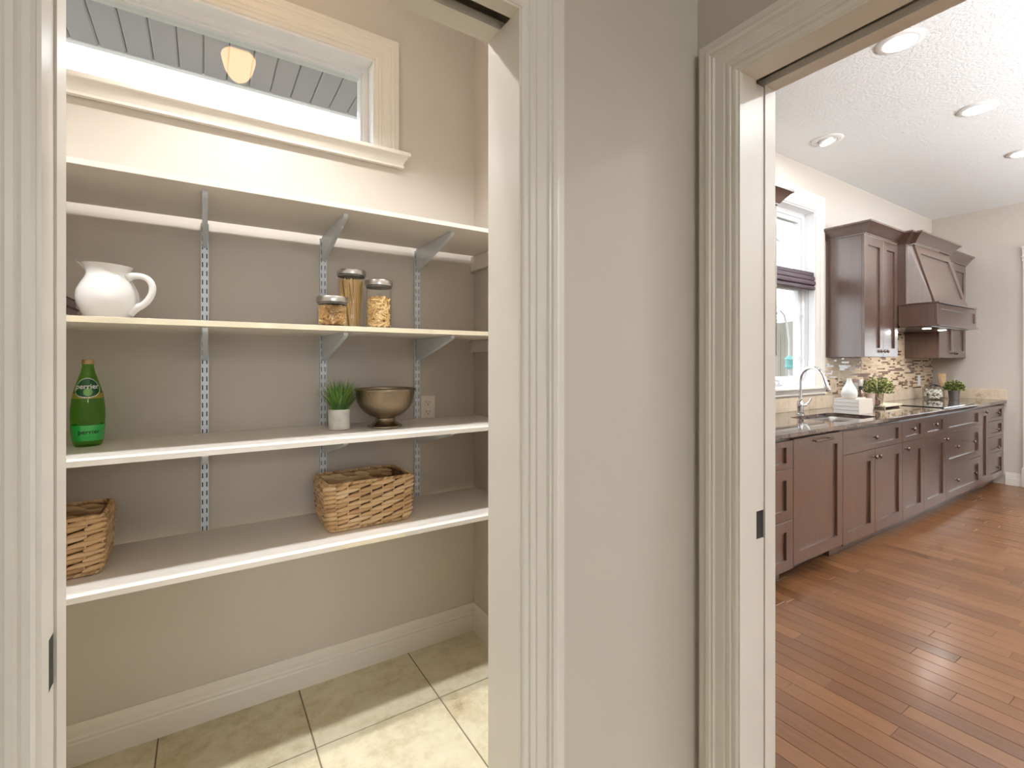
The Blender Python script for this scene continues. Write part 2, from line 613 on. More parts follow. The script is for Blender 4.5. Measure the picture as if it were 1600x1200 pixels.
# ================================================================== floor
fl = struct('floor', MB().box(HX0 - .1, 1.222, HYH - .1, YB + .15, -0.06, -0.003), GROUT)
MB().box(1.222, XK + .15, HY0 - .1, YB + .15, -0.06, -0.004).build('subfloor', SUB, fl)
PT = 0.461
JX, JY = 0.326, 1.757
tile_meshes = {}
xs = [HX0 - 0.0]
k = math.ceil((HX0 - JX) / PT)
while JX + k * PT < 1.215:
    if JX + k * PT > xs[-1] + 0.03:
        xs.append(JX + k * PT)
    k += 1
xs.append(1.216)
ys = [HYH]
k = math.ceil((HYH - JY) / PT)
while JY + k * PT < YB:
    if JY + k * PT > ys[-1] + 0.03:
        ys.append(JY + k * PT)
    k += 1
ys.append(YB)
for i in range(len(xs) - 1):
    for j in range(len(ys) - 1):
        w, h = round(xs[i + 1] - xs[i] - 0.005, 3), round(ys[j + 1] - ys[j] - 0.005, 3)
        if (w, h) not in tile_meshes:
            b = 0.0015
            q = MB()
            q.rings([[(-w / 2, -h / 2, -.003), (w / 2, -h / 2, -.003), (w / 2, h / 2, -.003), (-w / 2, h / 2, -.003)],
                     [(-w / 2, -h / 2, -b), (w / 2, -h / 2, -b), (w / 2, h / 2, -b), (-w / 2, h / 2, -b)],
                     [(-w / 2 + b, -h / 2 + b, 0), (w / 2 - b, -h / 2 + b, 0), (w / 2 - b, h / 2 - b, 0), (-w / 2 + b, h / 2 - b, 0)]])
            tile_meshes[(w, h)] = q.mesh('tile', TILE)
        place('tile', tile_meshes[(w, h)], fl, ((xs[i] + xs[i + 1]) / 2, (ys[j] + ys[j + 1]) / 2, 0))
# hardwood: boards run towards the outside wall
PW = 0.0826
LENS = (0.38, 0.55, 0.72, 0.90, 1.10)


def plank_rings(x0, x1, y0, y1):
    g, b = 0.0005, 0.0016
    return [[(x0 + g, y0 + g, -.004), (x1 - g, y0 + g, -.004), (x1 - g, y1 - g, -.004), (x0 + g, y1 - g, -.004)],
            [(x0 + g, y0 + g, -b), (x1 - g, y0 + g, -b), (x1 - g, y1 - g, -b), (x0 + g, y1 - g, -b)],
            [(x0 + b + g, y0 + b + g, 0), (x1 - b - g, y0 + b + g, 0), (x1 - b - g, y1 - b - g, 0), (x0 + b + g, y1 - b - g, 0)]]


plank_me = {l: MB().rings(plank_rings(-PW / 2, PW / 2, -l / 2, l / 2)).mesh('plank', PLANK) for l in LENS}
rnd = random.Random(11)
rest = MB()
cand = []
x = 1.226
while x < XK + 0.05:
    y = YB + rnd.random() * 0.3
    while y > HY0:
        l = rnd.choice(LENS)
        cand.append((x + PW / 2, y - l / 2, l))
        y -= l
    x += PW


def seen(c):
    X, Y, l = c
    return X / 5.9 - 0.25 - l / 2 < Y < 1.60 + l / 2 and X < XK


vis = sorted([c for c in cand if seen(c)], key=lambda c: c[0] * 0.5407 + c[1] * 0.8413)
ind = set(vis[:296])
for c in cand:
    if c in ind:
        place('plank', plank_me[c[2]], fl, (c[0], c[1], 0))
    else:
        rest.rings(plank_rings(c[0] - PW / 2, c[0] + PW / 2, c[1] - c[2] / 2, c[1] + c[2] / 2))
r_ = rest.build('planks_beyond', PLANK, fl)
r_['kind'] = 'stuff'

# ================================================================== walls and ceiling
# outside wall with two window openings
WX0, WX1, WZ0, WZ1 = -0.64, 0.64, 2.275, 2.668     # pantry window opening
VX0, VX1, VZ0, VZ1 = 3.555, 4.545, 1.115, 2.66     # kitchen window opening
wb = MB()
T = 0.16
for a in ((HX0, WX0, 0, HC), (WX0, WX1, 0, WZ0), (WX0, WX1, WZ1, HC), (WX1, VX0, 0, HC), (VX0, VX1, 0, VZ0), (VX0, VX1, VZ1, HC), (VX1, XK + .16, 0, HC)):
    wb.box(a[0], a[1], YB, YB + T, a[2], a[3])
struct('wall_back', wb, WALL)
# far kitchen wall with a glazed door opening
DY1, DY0, DZ = 1.25, 0.35, 2.40
struct('wall_right', MB().box(XK, XK + .16, DY1 + .0187, YB, 0, HC).box(XK, XK + .16, DY0 - .0187, DY1 + .0187, DZ + .0187, HC).box(XK, XK + .16, HY0, DY0 - .0187, 0, HC), WALL)
# wall with the pantry doorway (hall side), hollow where the pocket door hides
wp = MB()
wp.box(PX1 + .0186, XP, YF, 0.942, 0, HC)
wp.box(PX0 - .0192, PX1 + .0186, YF, 0.942, HD + .06, HC)
wp.box(-1.12, PX0 - .0192, YF, 0.852, 0, HC).box(-1.12, PX0 - .0192, 0.898, 0.942, 0, HC)
wp.box(HX0, -1.12, YF, 0.942, 0, HC)
struct('wall_pantry_front', wp, WALL)
# wall with the kitchen doorway
WXK = 1.280
wd = MB()
wd.box(XP, 1.196, KY1 + .0192, 1.66, 0, HC).box(1.242, WXK, KY1 + .0192, 1.66, 0, HC)
wd.box(XP, WXK, 1.66, YB, 0, HC)
wd.box(XP, WXK, KY0 - .0192, KY1 + .0192, HD + .06, HC)
wd.box(XP, WXK, HYH, KY0 - .0192, 0, HC)
struct('wall_kitchen_doorway', wd, WALL)
struct('wall_pantry_left', MB().box(-0.98, -0.86, 0.942, YB, 0, HC), WALL)
struct('wall_left', MB().box(HX0 - .12, HX0, HYH, YB, 0, HC), WALL)
# wall behind the camera: glazed entry in the hall, wide glazed doors in the kitchen
GX0, GX1, GZ = -1.5, 0.5, 2.4
QX0, QX1 = 4.6, 5.8
struct('wall_front', MB().box(WXK, QX0, HY0 - .15, HY0, 0, HC).box(QX0, QX1, HY0 - .15, HY0, GZ, HC).box(QX1, XK + .16, HY0 - .15, HY0, 0, HC), WALL)
struct('wall_hall_end', MB().box(HX0 - .12, GX0, HYH - .15, HYH, 0, HC).box(GX0, GX1, HYH - .15, HYH, GZ, HC).box(GX1, WXK, HYH - .15, HYH, 0, HC), WALL)
struct('ceiling', MB().box(HX0 - .12, XK + .16, HY0 - .15, YB + T, HC, HC + .12).box(HX0 - .12, WXK, HYH - .15, HY0 - .15, HC, HC + .12), CEIL)

# glazing behind the camera
n_ = 3


def glazed(idx, x0, x1, z1, cols, wy):
    r = sroot('window_%d' % idx, ((x0 + x1) / 2, wy - .08, 0))
    f = MB()
    f.sweep([(x0, 0), (x0, z1), (x1, z1), (x1, 0)], [(0, 0), (-.05, 0), (-.05, .07), (0, .07)], lambda a, b, t: (a, wy - .12 + t, b))
    f.box(x0, x1, wy - .12, wy - .05, 0, .06)
    f.build('frame', VINYL, r)
    for c in range(cols):
        a, b = x0 + .05 + (x1 - x0 - .1) * c / cols, x0 + .05 + (x1 - x0 - .1) * (c + 1) / cols
        MB().box(a + .003, b - .003, wy - .09, wy - .084, .06, z1 - .05).build('pane', PANE, r)
        if c:
            MB().box(a - .03, a + .03, wy - .11, wy - .06, .06, z1 - .05).build('mullion', VINYL, r)


glazed(3, GX0, GX1, GZ, 2, HYH)
glazed(4, QX0, QX1, GZ, 3, HY0)
# cased opening in the far kitchen wall leads to a further room with one window
FX = 10.6
fr_ = MB().box(FX, FX + .16, -2.0, -1.15, 0, 2.75).box(FX, FX + .16, .65, 2.2, 0, 2.75).box(FX, FX + .16, -1.15, .65, 0, .90).box(FX, FX + .16, -1.15, .65, 1.78, 2.75)
struct('wall_further_room', fr_.box(XK + .16, FX, 2.05, 2.2, 0, 2.75).box(XK + .16, FX, -2.0, -1.85, 0, 2.75), WALL)
struct('ceiling_further_room', MB().box(XK + .16, FX + .16, -2.0, 2.2, 2.75, 2.87), CEIL)
MB().box(XK + .15, FX + .16, -2.0, 2.2, -.06, -.001).build('floor_further_room', PLANK, fl)
r = sroot('window_5', (FX + .08, -.25, .90))
f = MB()
f.sweep([(-1.15, .90), (.65, .90), (.65, 1.78), (-1.15, 1.78)], [(0, 0), (.05, 0), (.05, .07), (0, .07)], lambda a, b, t: (FX + .05 + t, a, b), loop=True)
f.box(FX + .05, FX + .12, -.575, -.525, .95, 1.73).box(FX + .05, FX + .12, .025, .075, .95, 1.73)
f.build('frame', VINYL, r)
for a, b in ((-1.10, -.577), (-.523, .023), (.077, .60)):
    MB().box(FX + .08, FX + .086, a, b, .95, 1.73).build('pane', PANE, r)
jb = MB().box(XK - .005, XK + .165, DY1, DY1 + .0185, 0, DZ).box(XK - .005, XK + .165, DY0 - .0185, DY0, 0, DZ).box(XK - .005, XK + .165, DY0 - .0185, DY1 + .0185, DZ, DZ + .0185)
struct('trim_14', jb, TRIMK)

# casings
CAS = [(0, 0), (0, .010), (.004, .013), (.012, .013), (.016, .011), (.019, .0145), (.026, .0145), (.030, .012), (.034, .012), (.036, .0145), (.060, .0155), (.064, .020),
       (.070, .0185), (.073, .0225), (.082, .0235), (.088, .020), (.091, .0195), (.104, .0195), (.104, 0)]


def rev(p):
    return [(-w, t) for w, t in p]


def casing(name, pts, fn, prof=CAS, m=TRIM):
    return struct(name, MB().sweep(pts, prof, fn), m, smooth=25)


g = 0.005
casing('trim_1', [(PX1 + g, 0), (PX1 + g, HD + g), (PX0 - g, HD + g), (PX0 - g, 0)], lambda a, b, t: (a, YF - t, b), rev(CAS))
casing('trim_2', [(KY1 + g, 0), (KY1 + g, HD + g), (KY0 - g, HD + g), (KY0 - g, 0)], lambda a, b, t: (XP - t, a, b), rev(CAS))
casing('trim_3', [(KY1 + g, 0), (KY1 + g, HD + g), (KY0 - g, HD + g), (KY0 - g, 0)], lambda a, b, t: (WXK + t, a, b), rev(CAS))
casing('trim_4', [(PX1 + g, 0), (PX1 + g, HD + g), (PX0 - g, HD + g), (PX0 - g, 0)], lambda a, b, t: (a, 0.942 + t, b), rev(CAS))
# pantry window casing (two sides and head) and its sill and apron
casing('trim_5', [(WX1 - .002, WZ0), (WX1 - .002, WZ1), (WX0 + .002, WZ1), (WX0 + .002, WZ0)], lambda a, b, t: (a, YB - t, b), rev(CAS), TRIMK)
casing('trim_6', [(VX1 - .002, VZ0), (VX1 - .002, VZ1), (VX0 + .002, VZ1), (VX0 + .002, VZ0)], lambda a, b, t: (a, YB - t, b), rev([(w * 1.33, t) for w, t in CAS]), TRIMK)


def sill(name, x0, x1, z, m, prof):
    # prof: (depth out of the wall, z below top)
    mb = MB()
    mb.sweep([(x0, YB), (x0, YB - .0001), (x1, YB - .0001), (x1, YB)], [(-d, zz) for d, zz in prof], lambda a, b, t: (a, b, z + t))
    return struct(name, mb, m, smooth=30)


APR = [(.0, 0), (.042, 0), (.044, -.004), (.044, -.016), (.040, -.020), (.034, -.020), (.032, -.026), (.026, -.034), (.018, -.050), (.016, -.056), (.020, -.058), (.020, -.066), (0, -.066)]


def sill_box(name, x0, x1, z, m, prof, back):
    mb = MB()
    fn = lambda a, b, t: (a, b, z + t)
    e = .045
    # nosing and apron returned at both ends
    mb.sweep([(x0, YB - .0005), (x0, YB - .004), (x1, YB - .004), (x1, YB - .0005)], [(-d, t) for d, t in prof], fn)
    mb.box(x0 + .05, x1 - .05, YB - .004, back, z - .015, z)
    return struct(name, mb, m, smooth=30)


sill_box('trim_7', WX0 - .105, WX1 + .105, WZ0, TRIMK, APR, YB)
sill_box('trim_8', VX0 - .145, VX1 + .145, VZ0, TRIMK, APR, YB)
# far door casing with plinth block and crowned head
t9 = MB()
t9.box(XK - .02, XK, DY1 - .005, DY1 + .105, .205, DZ)
t9.box(XK - .028, XK, DY1 - .01, DY1 + .115, 0, .205, .003)
t9.box(XK - .022, XK, DY0 - .11, DY1 + .11, DZ, DZ + .10)
t9.box(XK - .030, XK, DY0 - .12, DY1 + .12, DZ + .04, DZ + .055, .003)
t9.sweep([(DY1 + .11, DZ + .10), (DY0 - .11, DZ + .10)], [(0, 0), (0, .03), (-.02, .035), (-.035, .055), (-.055, .06), (-.055, 0)], lambda a, b, t: (XK - t, a, b + 0))
t9.box(XK - .02, XK, DY0 - .105, DY0 + .005, 0, DZ)
struct('trim_9', t9, TRIMK, smooth=30)

# jambs: split boards either side of the pocket doors
jb = MB()
jb.box(PX0 - .019, PX0, YF - .008, 0.854, 0, HD).box(PX0 - .019, PX0, 0.896, 0.948, 0, HD)
jb.box(PX1, PX1 + .0185, YF - .008, 0.948, 0, HD)
jb.box(PX0 - .019, PX1 + .0185, YF - .008, 0.854, HD, HD + .019).box(PX0 - .019, PX1 + .0185, 0.896, 0.948, HD, HD + .019)
struct('trim_10', jb, TRIM)
jb = MB()
jb.box(1.126, 1.1985, KY1, KY1 + .019, 0, HD).box(1.2395, 1.288, KY1, KY1 + .019, 0, HD)
jb.box(1.126, 1.288, KY0 - .019, KY0, 0, HD)
jb.box(1.126, 1.1985, KY0 - .019, KY1 + .019, HD, HD + .019).box(1.2395, 1.288, KY0 - .019, KY1 + .019, HD, HD + .019)
struct('trim_11', jb, TRIM)
# pocket door slabs slid into the walls, each with a black edge pull; door tracks above
r = sroot('door_1', (PX0 - .4, .875, 0))
MB().box(PX0 - .80, PX0 - .003, 0.8565, 0.8930, 0.012, .890).box(PX0 - .80, PX0 - .003, 0.8565, 0.8930, .960, HD - .005).box(PX0 - .80, PX0 - .012, 0.8565, 0.8930, .890, .960).build('door_slab', TRIM, r)
MB().box(PX0 - .012, PX0 - .0031, 0.8572, 0.8925, .891, .959).build('edge_pull', BLACKM, r)
MB().box(PX0 - .8, PX1, .862, .888, HD + .03, HD + .06).build('track', GASK, r)
r = sroot('door_2', (1.219, KY1 + .4, 0))
MB().box(1.2005, 1.2375, KY1 + .003, KY1 + .93, 0.012, .870).box(1.2005, 1.2375, KY1 + .003, KY1 + .93, .943, HD - .005).box(1.2005, 1.2375, KY1 + .012, KY1 + .93, .870, .943).build('door_slab', TRIM, r)
MB().box(1.2012, 1.2368, KY1 + .0045, KY1 + .012, .871, .942).build('edge_pull', BLACKM, r)
MB().box(1.206, 1.232, KY0, KY1 + .9, HD + .03, HD + .06).build('track', GASK, r)

# baseboards
BBP = [(0, 0), (.0155, 0), (.0155, .072), (.012, .079), (.0145, .083), (.0145, .087), (.0105, .093), (.0105, .109), (.0075, .113), (.006, .130), (.004, .133), (0, .133)]


def base(name, pts, side=1):
    return struct(name, MB().sweep(pts, [(w * side, z) for w, z in BBP], lambda a, b, t: (a, b, t)), TRIM, smooth=25)


base('baseboard_back', [(-.86, .948), (-.86, YB), (XP, YB), (XP, .948)], -1)
base('baseboard_hall', [(PX1 + .112, YF), (XP, YF), (XP, KY1 + .112)], -1)
base('baseboard_right', [(XK, 1.49), (XK, DY1 + .116)], -1)

# ================================================================== windows
r = sroot('window_1', (0, YB + .1, WZ0))


def frame_rect(mb, x0, x1, z0, z1, w, y0, y1):
    mb.sweep([(x0, z0), (x1, z0), (x1, z1), (x0, z1)], [(0, 0), (w, 0), (w, y1 - y0), (0, y1 - y0)], lambda a, b, t: (a, y0 + t, b), loop=True)


f = MB()
frame_rect(f, WX0, WX1, WZ0, WZ1, .010, YB - .001, YB + .155)      # lining
f.build('lining', VINYL, r)
f = MB()
frame_rect(f, WX0 + .010, WX1 - .010, WZ0 + .010, WZ1 - .010, .022, YB + .070, YB + .150)
frame_rect(f, WX0 + .014, WX1 - .014, WZ0 + .014, WZ1 - .014, .026, YB + .090, YB + .145)
f.build('frame', VINYL, r)
MB().box(WX0 + .035, WX1 - .035, YB + .108, YB + .113, WZ0 + .035, WZ1 - .035).build('pane', PANE, r)

r = sroot('window_2', (4.05, YB + .1, VZ0))
f = MB()
frame_rect(f, VX0, VX1, VZ0, VZ1, .010, YB - .001, YB + .155)
f.build('lining', VINYL, r)
f = MB()
frame_rect(f, VX0 + .010, VX1 - .010, VZ0 + .010, VZ1 - .010, .040, YB + .085, YB + .150)
f.box(VX0 + .05, VX1 - .05, YB + .085, YB + .150, 2.005, 2.075)
f.build('frame', VINYL, r)
for z0, z1 in ((VZ0 + .050, 2.005), (2.075, VZ1 - .050)):
    f = MB()
    frame_rect(f, VX0 + .05, VX1 - .05, z0, z1, .038, YB + .10, YB + .145)
    s_ = f.build('sash', VINYL, r)
    MB().box(VX0 + .087, VX1 - .087, YB + .118, YB + .123, z0 + .037, z1 - .037).build('pane', PANE, s_)
c_ = MB().box(4.02, 4.12, YB + .055, YB + .085, VZ0 + .010, VZ0 + .028, .004)
c_.tube([(4.07, YB + .062, VZ0 + .03), (4.05, YB + .05, VZ0 + .055), (3.98, YB + .045, VZ0 + .062), (3.93, YB + .045, VZ0 + .05)], .006, 8)
c_.build('crank_handle', STEEL, r, smooth=40)
for z in (1.35, 1.72):
    MB().box(4.478, 4.49, YB + .070, YB + .086, z, z + .035, .002).build('latch', VINYL, r)

# ================================================================== outside
gd = MB().box(-12, 30, YB + T, 40, -.62, -.55)
gd.box(10.8, 30, HY0 - .15, YB + T, -.62, -.55)
struct('ground', gd, LAWN)
struct('bounce_ground', MB().box(WXK, 30, -40, HY0 - .15, -.3, -.2).box(-30, WXK, -40, HYH - .15, -.3, -.2), BOUNCEG)  # unseen pale ground added to bounce daylight up to the ceiling
r = sroot('trim_12', (0, 2.6, 2.77))   # boarded soffit above the pantry window
MB().box(-1.8, 2.4, YB + T, 2.86, 2.80, 2.86).build('soffit_backing', SOFF, r)
MB().box(-1.8, 2.4, 2.86, 2.89, 2.765, 2.95).build('fascia', VINYL, r)
bme = MB().rings([[(-.0485, -.29, .03), (.0485, -.29, .03), (.0485, .29, .03), (-.0485, .29, .03)], [(-.0485, -.29, .006), (.0485, -.29, .006), (.0485, .29, .006), (-.0485, .29, .006)],
                  [(-.042, -.29, 0), (.042, -.29, 0), (.042, .29, 0), (-.042, .29, 0)]]).mesh('board', SOFF)
for i in range(41):
    place('board', bme, r, (-1.75 + i * .1, 2.57, 2.77))
# side fence running away from the house
fx = 10.2
r = thing('fence', 'weathered grey wooden board fence seen through the kitchen window', 'fence', (fx, 6.5, -.55))
fme = MB().box(-.011, .011, -.066, .066, 0, 1, .004).mesh('board', FENCE)
for i in range(46):
    place('board', fme, r, (fx, 3.4 + i * .14, -.53), scale=(1, 1, 2.695 + random.uniform(-.01, .01)))
MB().box(fx + .012, fx + .05, 3.3, 9.9, -.1, 0).box(fx + .012, fx + .05, 3.3, 9.9, 1.75, 1.85).build('rail', FENCE, r)
# feeder on a shepherd's hook
hx, hy = 6.25, 3.22
r = thing('bird_feeder', 'small teal feeder on a thin grey hooked pole outside the kitchen window', 'bird feeder', (hx, hy, -.55))
hk = MB().tube([(hx, hy, -.55), (hx, hy, 1.45), (hx - .005, hy, 1.6), (hx - .03, hy + .01, 1.78), (hx - .08, hy + .02, 1.92), (hx - .16, hy + .03, 1.98), (hx - .22, hy + .04, 1.93)], .011, 8)
hk.build('hook_pole', POLE, r, smooth=60)
MB().lathe([(.015, 0), (.05, .01), (.055, .03), (.045, .04), (.045, .12), (.058, .125), (.03, .16), (.008, .17)], hx, hy, 1.24, 14).build('seed_tube', TEAL, r, smooth=40)
# street lamp beyond the fence
sx, sy = 17.0, 9.1
r = thing('street_lamp', 'grey street lamp head on a curved arm high beyond the fence', 'street lamp', (sx, sy, -.55))
MB().tube([(sx - .9, sy + .5, -.55), (sx - .9, sy + .5, 4.6), (sx - .8, sy + .44, 5.4), (sx - .5, sy + .27, 5.75), (sx - .22, sy + .12, 5.72), (sx, sy, 5.6)], .05, 8).build('pole', POLE, r, smooth=60)
MB().rings([[(sx + a * .25 + math.cos(t) * q * .12, sy - a * .12 + math.sin(t) * q * .12, 5.6 - .03 * a + math.sin(t) * q * .04) for t in [2 * PI * k / 10 for k in range(10)]]
            for a, q in ((-.2, .3), (.4, 1), (1.2, 1.1), (1.8, .5))]).build('lamp_head', POLE, r, smooth=50)
# bare shrub beyond the fence
r = thing('bare_shrub', 'leafless grey shrub rising above the fence outside the kitchen window', 'shrub', (12.6, 6.9, -.55))
tw = MB()
rs = random.Random(3)


def branch(p, d, l, rad, lev):
    q = p + d * l
    tw.tube([p, p + d * l * .5 + Vector((rs.uniform(-.05, .05), rs.uniform(-.05, .05), 0)) * l, q], [rad, rad * .8, rad * .55], 5)
    if lev:
        for _ in range(3):
            branch(q if _ else p + d * l * .6, (d + Vector((rs.uniform(-.7, .7), rs.uniform(-.7, .7), rs.uniform(-.1, .5)))).normalized(), l * rs.uniform(.55, .75), rad * .55, lev - 1)


for i in range(4):
    branch(Vector((12.6 + .1 * i, 6.8 + .15 * i, -.55)), Vector((rs.uniform(-.25, .25), rs.uniform(-.25, .25), 1)).normalized(), 1.5, .03, 4)
tw.build('branches', BARK, r)

# ================================================================== ceiling lights
def downlight(x, y, label, spread=180, power=0.0, grp='round recessed lights in the kitchen ceiling', tilt=False):
    r = thing('recessed_light', label, 'ceiling light', (x, y, HC), grp)
    n = 28
    MB().lathe([(.062, -.001), (.066, -.010), (.078, -.012), (.098, -.009), (.104, -.004), (.104, -.0005)], x, y, HC, n, False, False).build('trim_ring', WHITEM, r, smooth=40)
    if tilt:
        b = MB().lathe([(.060, .0), (.060, -.018), (.054, -.020), (.050, -.012)], 0, 0, 0, n, True, True)
        o = b.build('eyeball', WHITEM, None, smooth=40)
        o.parent = r
        o.location = (0, 0, 0)
        o.rotation_euler = (R_(-14), 0, 0)
        MB().lathe([(.036, -.014), (.032, -.016)], x + .004, y, HC - .006, n).build('lens', BULBD, r)
    else:
        MB().lathe([(.074, -.0125), (.055, -.017), (.03, -.019)], x, y, HC, n, True, True).build('lens', BULB, r, smooth=40)
    if power:
        l = lamp('light', 'AREA', (0, 0, -.03), power, SOFTW, shape='DISK', size=.13, spread=R_(spread))
        l.parent = r
    return r


KP = 17
downlight(3.11, 1.03, 'lit round recessed light nearest the kitchen doorway head', power=KP)
downlight(4.37, 1.02, 'lit round recessed light in mid ceiling, right of the unlit one', power=KP)
downlight(5.60, 1.03, 'lit round recessed light at the right edge of the photo', power=KP)
downlight(4.02, 1.785, 'white eyeball recessed light glowing faintly in the ceiling by the window wall', power=2, tilt=True)
for i, (x, y) in enumerate(((3.11, -.6), (4.9, -.6), (6.3, -.6))):
    downlight(x, y, ['recessed light over the kitchen floor nearest the hall', 'recessed light over the middle of the open kitchen floor', 'recessed light over the open floor by the glazed door'][i], power=KP)
for i, (x, y) in enumerate(((-.55, -.5), (.35, -1.4))):
    downlight(x, y, ['recessed light in the hall ceiling beside the camera', 'recessed light in the hall ceiling behind the camera'][i], power=3, grp='round recessed lights in the hall ceiling')
# unseen bowl uplights added to brighten the kitchen ceiling
def added_bowl_uplight(x, y, z, power, label):
    r = thing('added_bowl_uplight', label, 'added uplight', (x, y, HC), 'added white bowl uplights')
    MB().lathe([(.06, -.001), (.06, -.02), (.03, -.03)], x, y, HC, 24).build('canopy', WHITEM, r, smooth=40)
    MB().tube([(x, y, HC - .03), (x, y, z + .02)], .006, 8).build('stem', WHITEM, r, smooth=40)
    MB().lathe([(.005, -.06), (.10, -.05), (.17, -.02), (.21, .03), (.22, .06), (.214, .06), (.204, .03), (.165, -.014), (.10, -.042), (.005, -.052)], x, y, z, 40).build('bowl', WHITEM, r, smooth=50)
    l = lamp('light', 'AREA', (0, 0, z + .05 - HC), power, SOFTW, rot=(PI, 0, 0), shape='DISK', size=.34)
    l.parent = r


for px_, lb in ((2.6, 'nearest the hall'), (4.0, 'second from the hall'), (5.4, 'second from the far wall'), (6.6, 'nearest the far wall')):
    added_bowl_uplight(px_, -1.3, 1.95, 112, 'added white bowl uplight over the open kitchen floor, %s' % lb)
# globe lamps added out of view at the hall end as frontal fill
for gx_, lb in ((-1.35, 'added globe fill lamp at the far end of the hall, nearer the hall side wall'), (.85, 'added globe fill lamp at the far end of the hall, nearer the kitchen')):
    r = thing('added_globe_fill', lb, 'ceiling light', (gx_, -5.0, HC), 'added globe fill lamps in the hall')
    MB().lathe([(.07, -.001), (.07, -.02), (.04, -.03), (.04, -.035)], gx_, -5.0, HC, 24).build('canopy', WHITEM, r, smooth=40)
    MB().box(gx_ - .005, gx_ + .005, -5.005, -4.995, HC - .05, HC - .034).build('stem', WHITEM, r)
    l = lamp('light', 'POINT', (0, 0, -.29), 56, (0.94, 0.97, 1.0), shadow_soft_size=.22)
    l.parent = r
downlight(.95, 1.16, 'added recessed fill light in the pantry ceiling near the doorway', spread=104, power=14, grp='added pantry fill lights')  # two unseen downlights added to brighten the pantry shelves
downlight(-.72, 1.16, 'added recessed fill light in the pantry ceiling near its left wall', spread=104, power=14, grp='added pantry fill lights')
# pantry flush light with ribbed glass bowl (its mirror image shows in the window pane)
lx, ly = .155, 1.56
r = thing('flush_light', 'ribbed amber glass flush light on the pantry ceiling', 'ceiling light', (lx, ly, HC))
MB().lathe([(.07, 0), (.085, -.006), (.085, -.03), (.06, -.05), (.05, -.07)], lx, ly, HC, 32).build('canopy', BRONZS, r, smooth=40)
MB().lathe([(.045, -.07), (.076, -.098), (.078, -.108), (.072, -.14), (.060, -.18), (.040, -.212), (.020, -.228), (.004, -.231)], lx, ly, HC, 96, True, True,
           mod=lambda a, r_, z: 1 + .028 * math.cos(24 * a)).build('ribbed_shade', LAMPG, r, smooth=80)
l = lamp('light', 'AREA', (0, 0, -.236), 17, WARM, shape='DISK', size=.10, spread=R_(118))
l.parent = r
l = lamp('light', 'AREA', (0, 0, -.086), 34, WARM, rot=(PI, 0, 0), shape='DISK', size=.15)
l.parent = r

# ================================================================== pantry shelving
YS, YSB = 1.680, 2.092
SX0, SX1 = -.858, XP - .001
SZ = {1: 1.868, 2: 1.4526, 3: 1.0698, 4: .7117}
sl = {1: 'painted beige pantry shelf, highest of the four, below the window', 2: 'pantry shelf with worn yellowish edge holding the pitcher and pasta jars',
      3: 'pantry shelf holding the green bottles, grass plant and bronze bowl', 4: 'pantry shelf holding the two wicker baskets, lowest of the four'}
for k_, z in SZ.items():
    r = thing('shelf', sl[k_], 'shelf', ((SX0 + SX1) / 2, 1.89, z - .017), 'pantry shelves on wall brackets')
    MB().box(SX0, SX1, YS + .0015, YSB, z - .017, z, .0012).build('board', SHELFP, r)
    em = EDGE if k_ == 2 else SHELFP
    e_ = MB().box(SX0, SX1, YS, YS + .0014, z - .0165, z - .0005).build('front_edge', em, r)
    if k_ == 2:
        e_['label'] = 'worn yellowish front edge'
    if k_ == 4:
        e_ = MB().box(.36, .62, YS - .0004, YS, z - .0165, z - .004).build('worn_patch', EDGE, r)
        e_['label'] = 'yellowish worn patch of the edge'
# twin-slot standards
STX = (.004, .420, .833)
sd = ['left of the pasta jars', 'behind the pasta jars and grass plant', 'beside the outlet, behind the bronze bowl']
snames = ['white twin-slot wall standard between the pitcher and the pasta jars', 'white twin-slot wall standard just left of the pasta jars, behind the grass plant', 'white twin-slot wall standard just left of the outlet']
ZT, ZB = 1.845, .60


def standard_mesh():
    mb = MB()
    w, yf, yb, sw = .0125, -.0125, 0.0, .0034
    xs_ = [-w, -.0072 - sw / 2, -.0072 + sw / 2, .0072 - sw / 2 - .001, .0072 + sw / 2 - .001, w]
    pitch, sh = .0325, .019
    n = int((ZT - ZB) / pitch)
    zs_ = [0]
    holes = []
    for i in range(n):
        z0 = .008 + i * pitch
        zs_ += [z0, z0 + sh]
    zs_.append(ZT - ZB)
    for i in range(len(zs_) - 1):
        hole_row = (i % 2 == 1)
        for j in range(5):
            a, b, c, d = xs_[j], xs_[j + 1], zs_[i], zs_[i + 1]
            v = len(mb.v)
            if hole_row and j in (1, 3):
                mb.cur = 1
                mb.v += [(a, yf + .006, c), (b, yf + .006, c), (b, yf + .006, d), (a, yf + .006, d)]
                mb.face((v, v + 1, v + 2, v + 3))
                mb.cur = 0
                v = len(mb.v)
                mb.v += [(a, yf, c), (b, yf, c), (b, yf, d), (a, yf, d), (a, yf + .006, c), (b, yf + .006, c), (b, yf + .006, d), (a, yf + .006, d)]
                for p, q in ((0, 1), (1, 2), (2, 3), (3, 0)):
                    mb.face((v + p, v + q, v + q + 4, v + p + 4))
            else:
                mb.v += [(a, yf, c), (b, yf, c), (b, yf, d), (a, yf, d)]
                mb.face((v, v + 1, v + 2, v + 3))
    v = len(mb.v)
    H = ZT - ZB
    mb.v += [(-w, yf, 0), (-w, yb, 0), (-w, yb, H), (-w, yf, H), (w, yf, 0), (w, yb, 0), (w, yb, H), (w, yf, H)]
    for q in ((0, 1, 2, 3), (4, 5, 6, 7), (0, 1, 5, 4), (3, 2, 6, 7)):
        mb.face([v + i for i in q])
    return mb


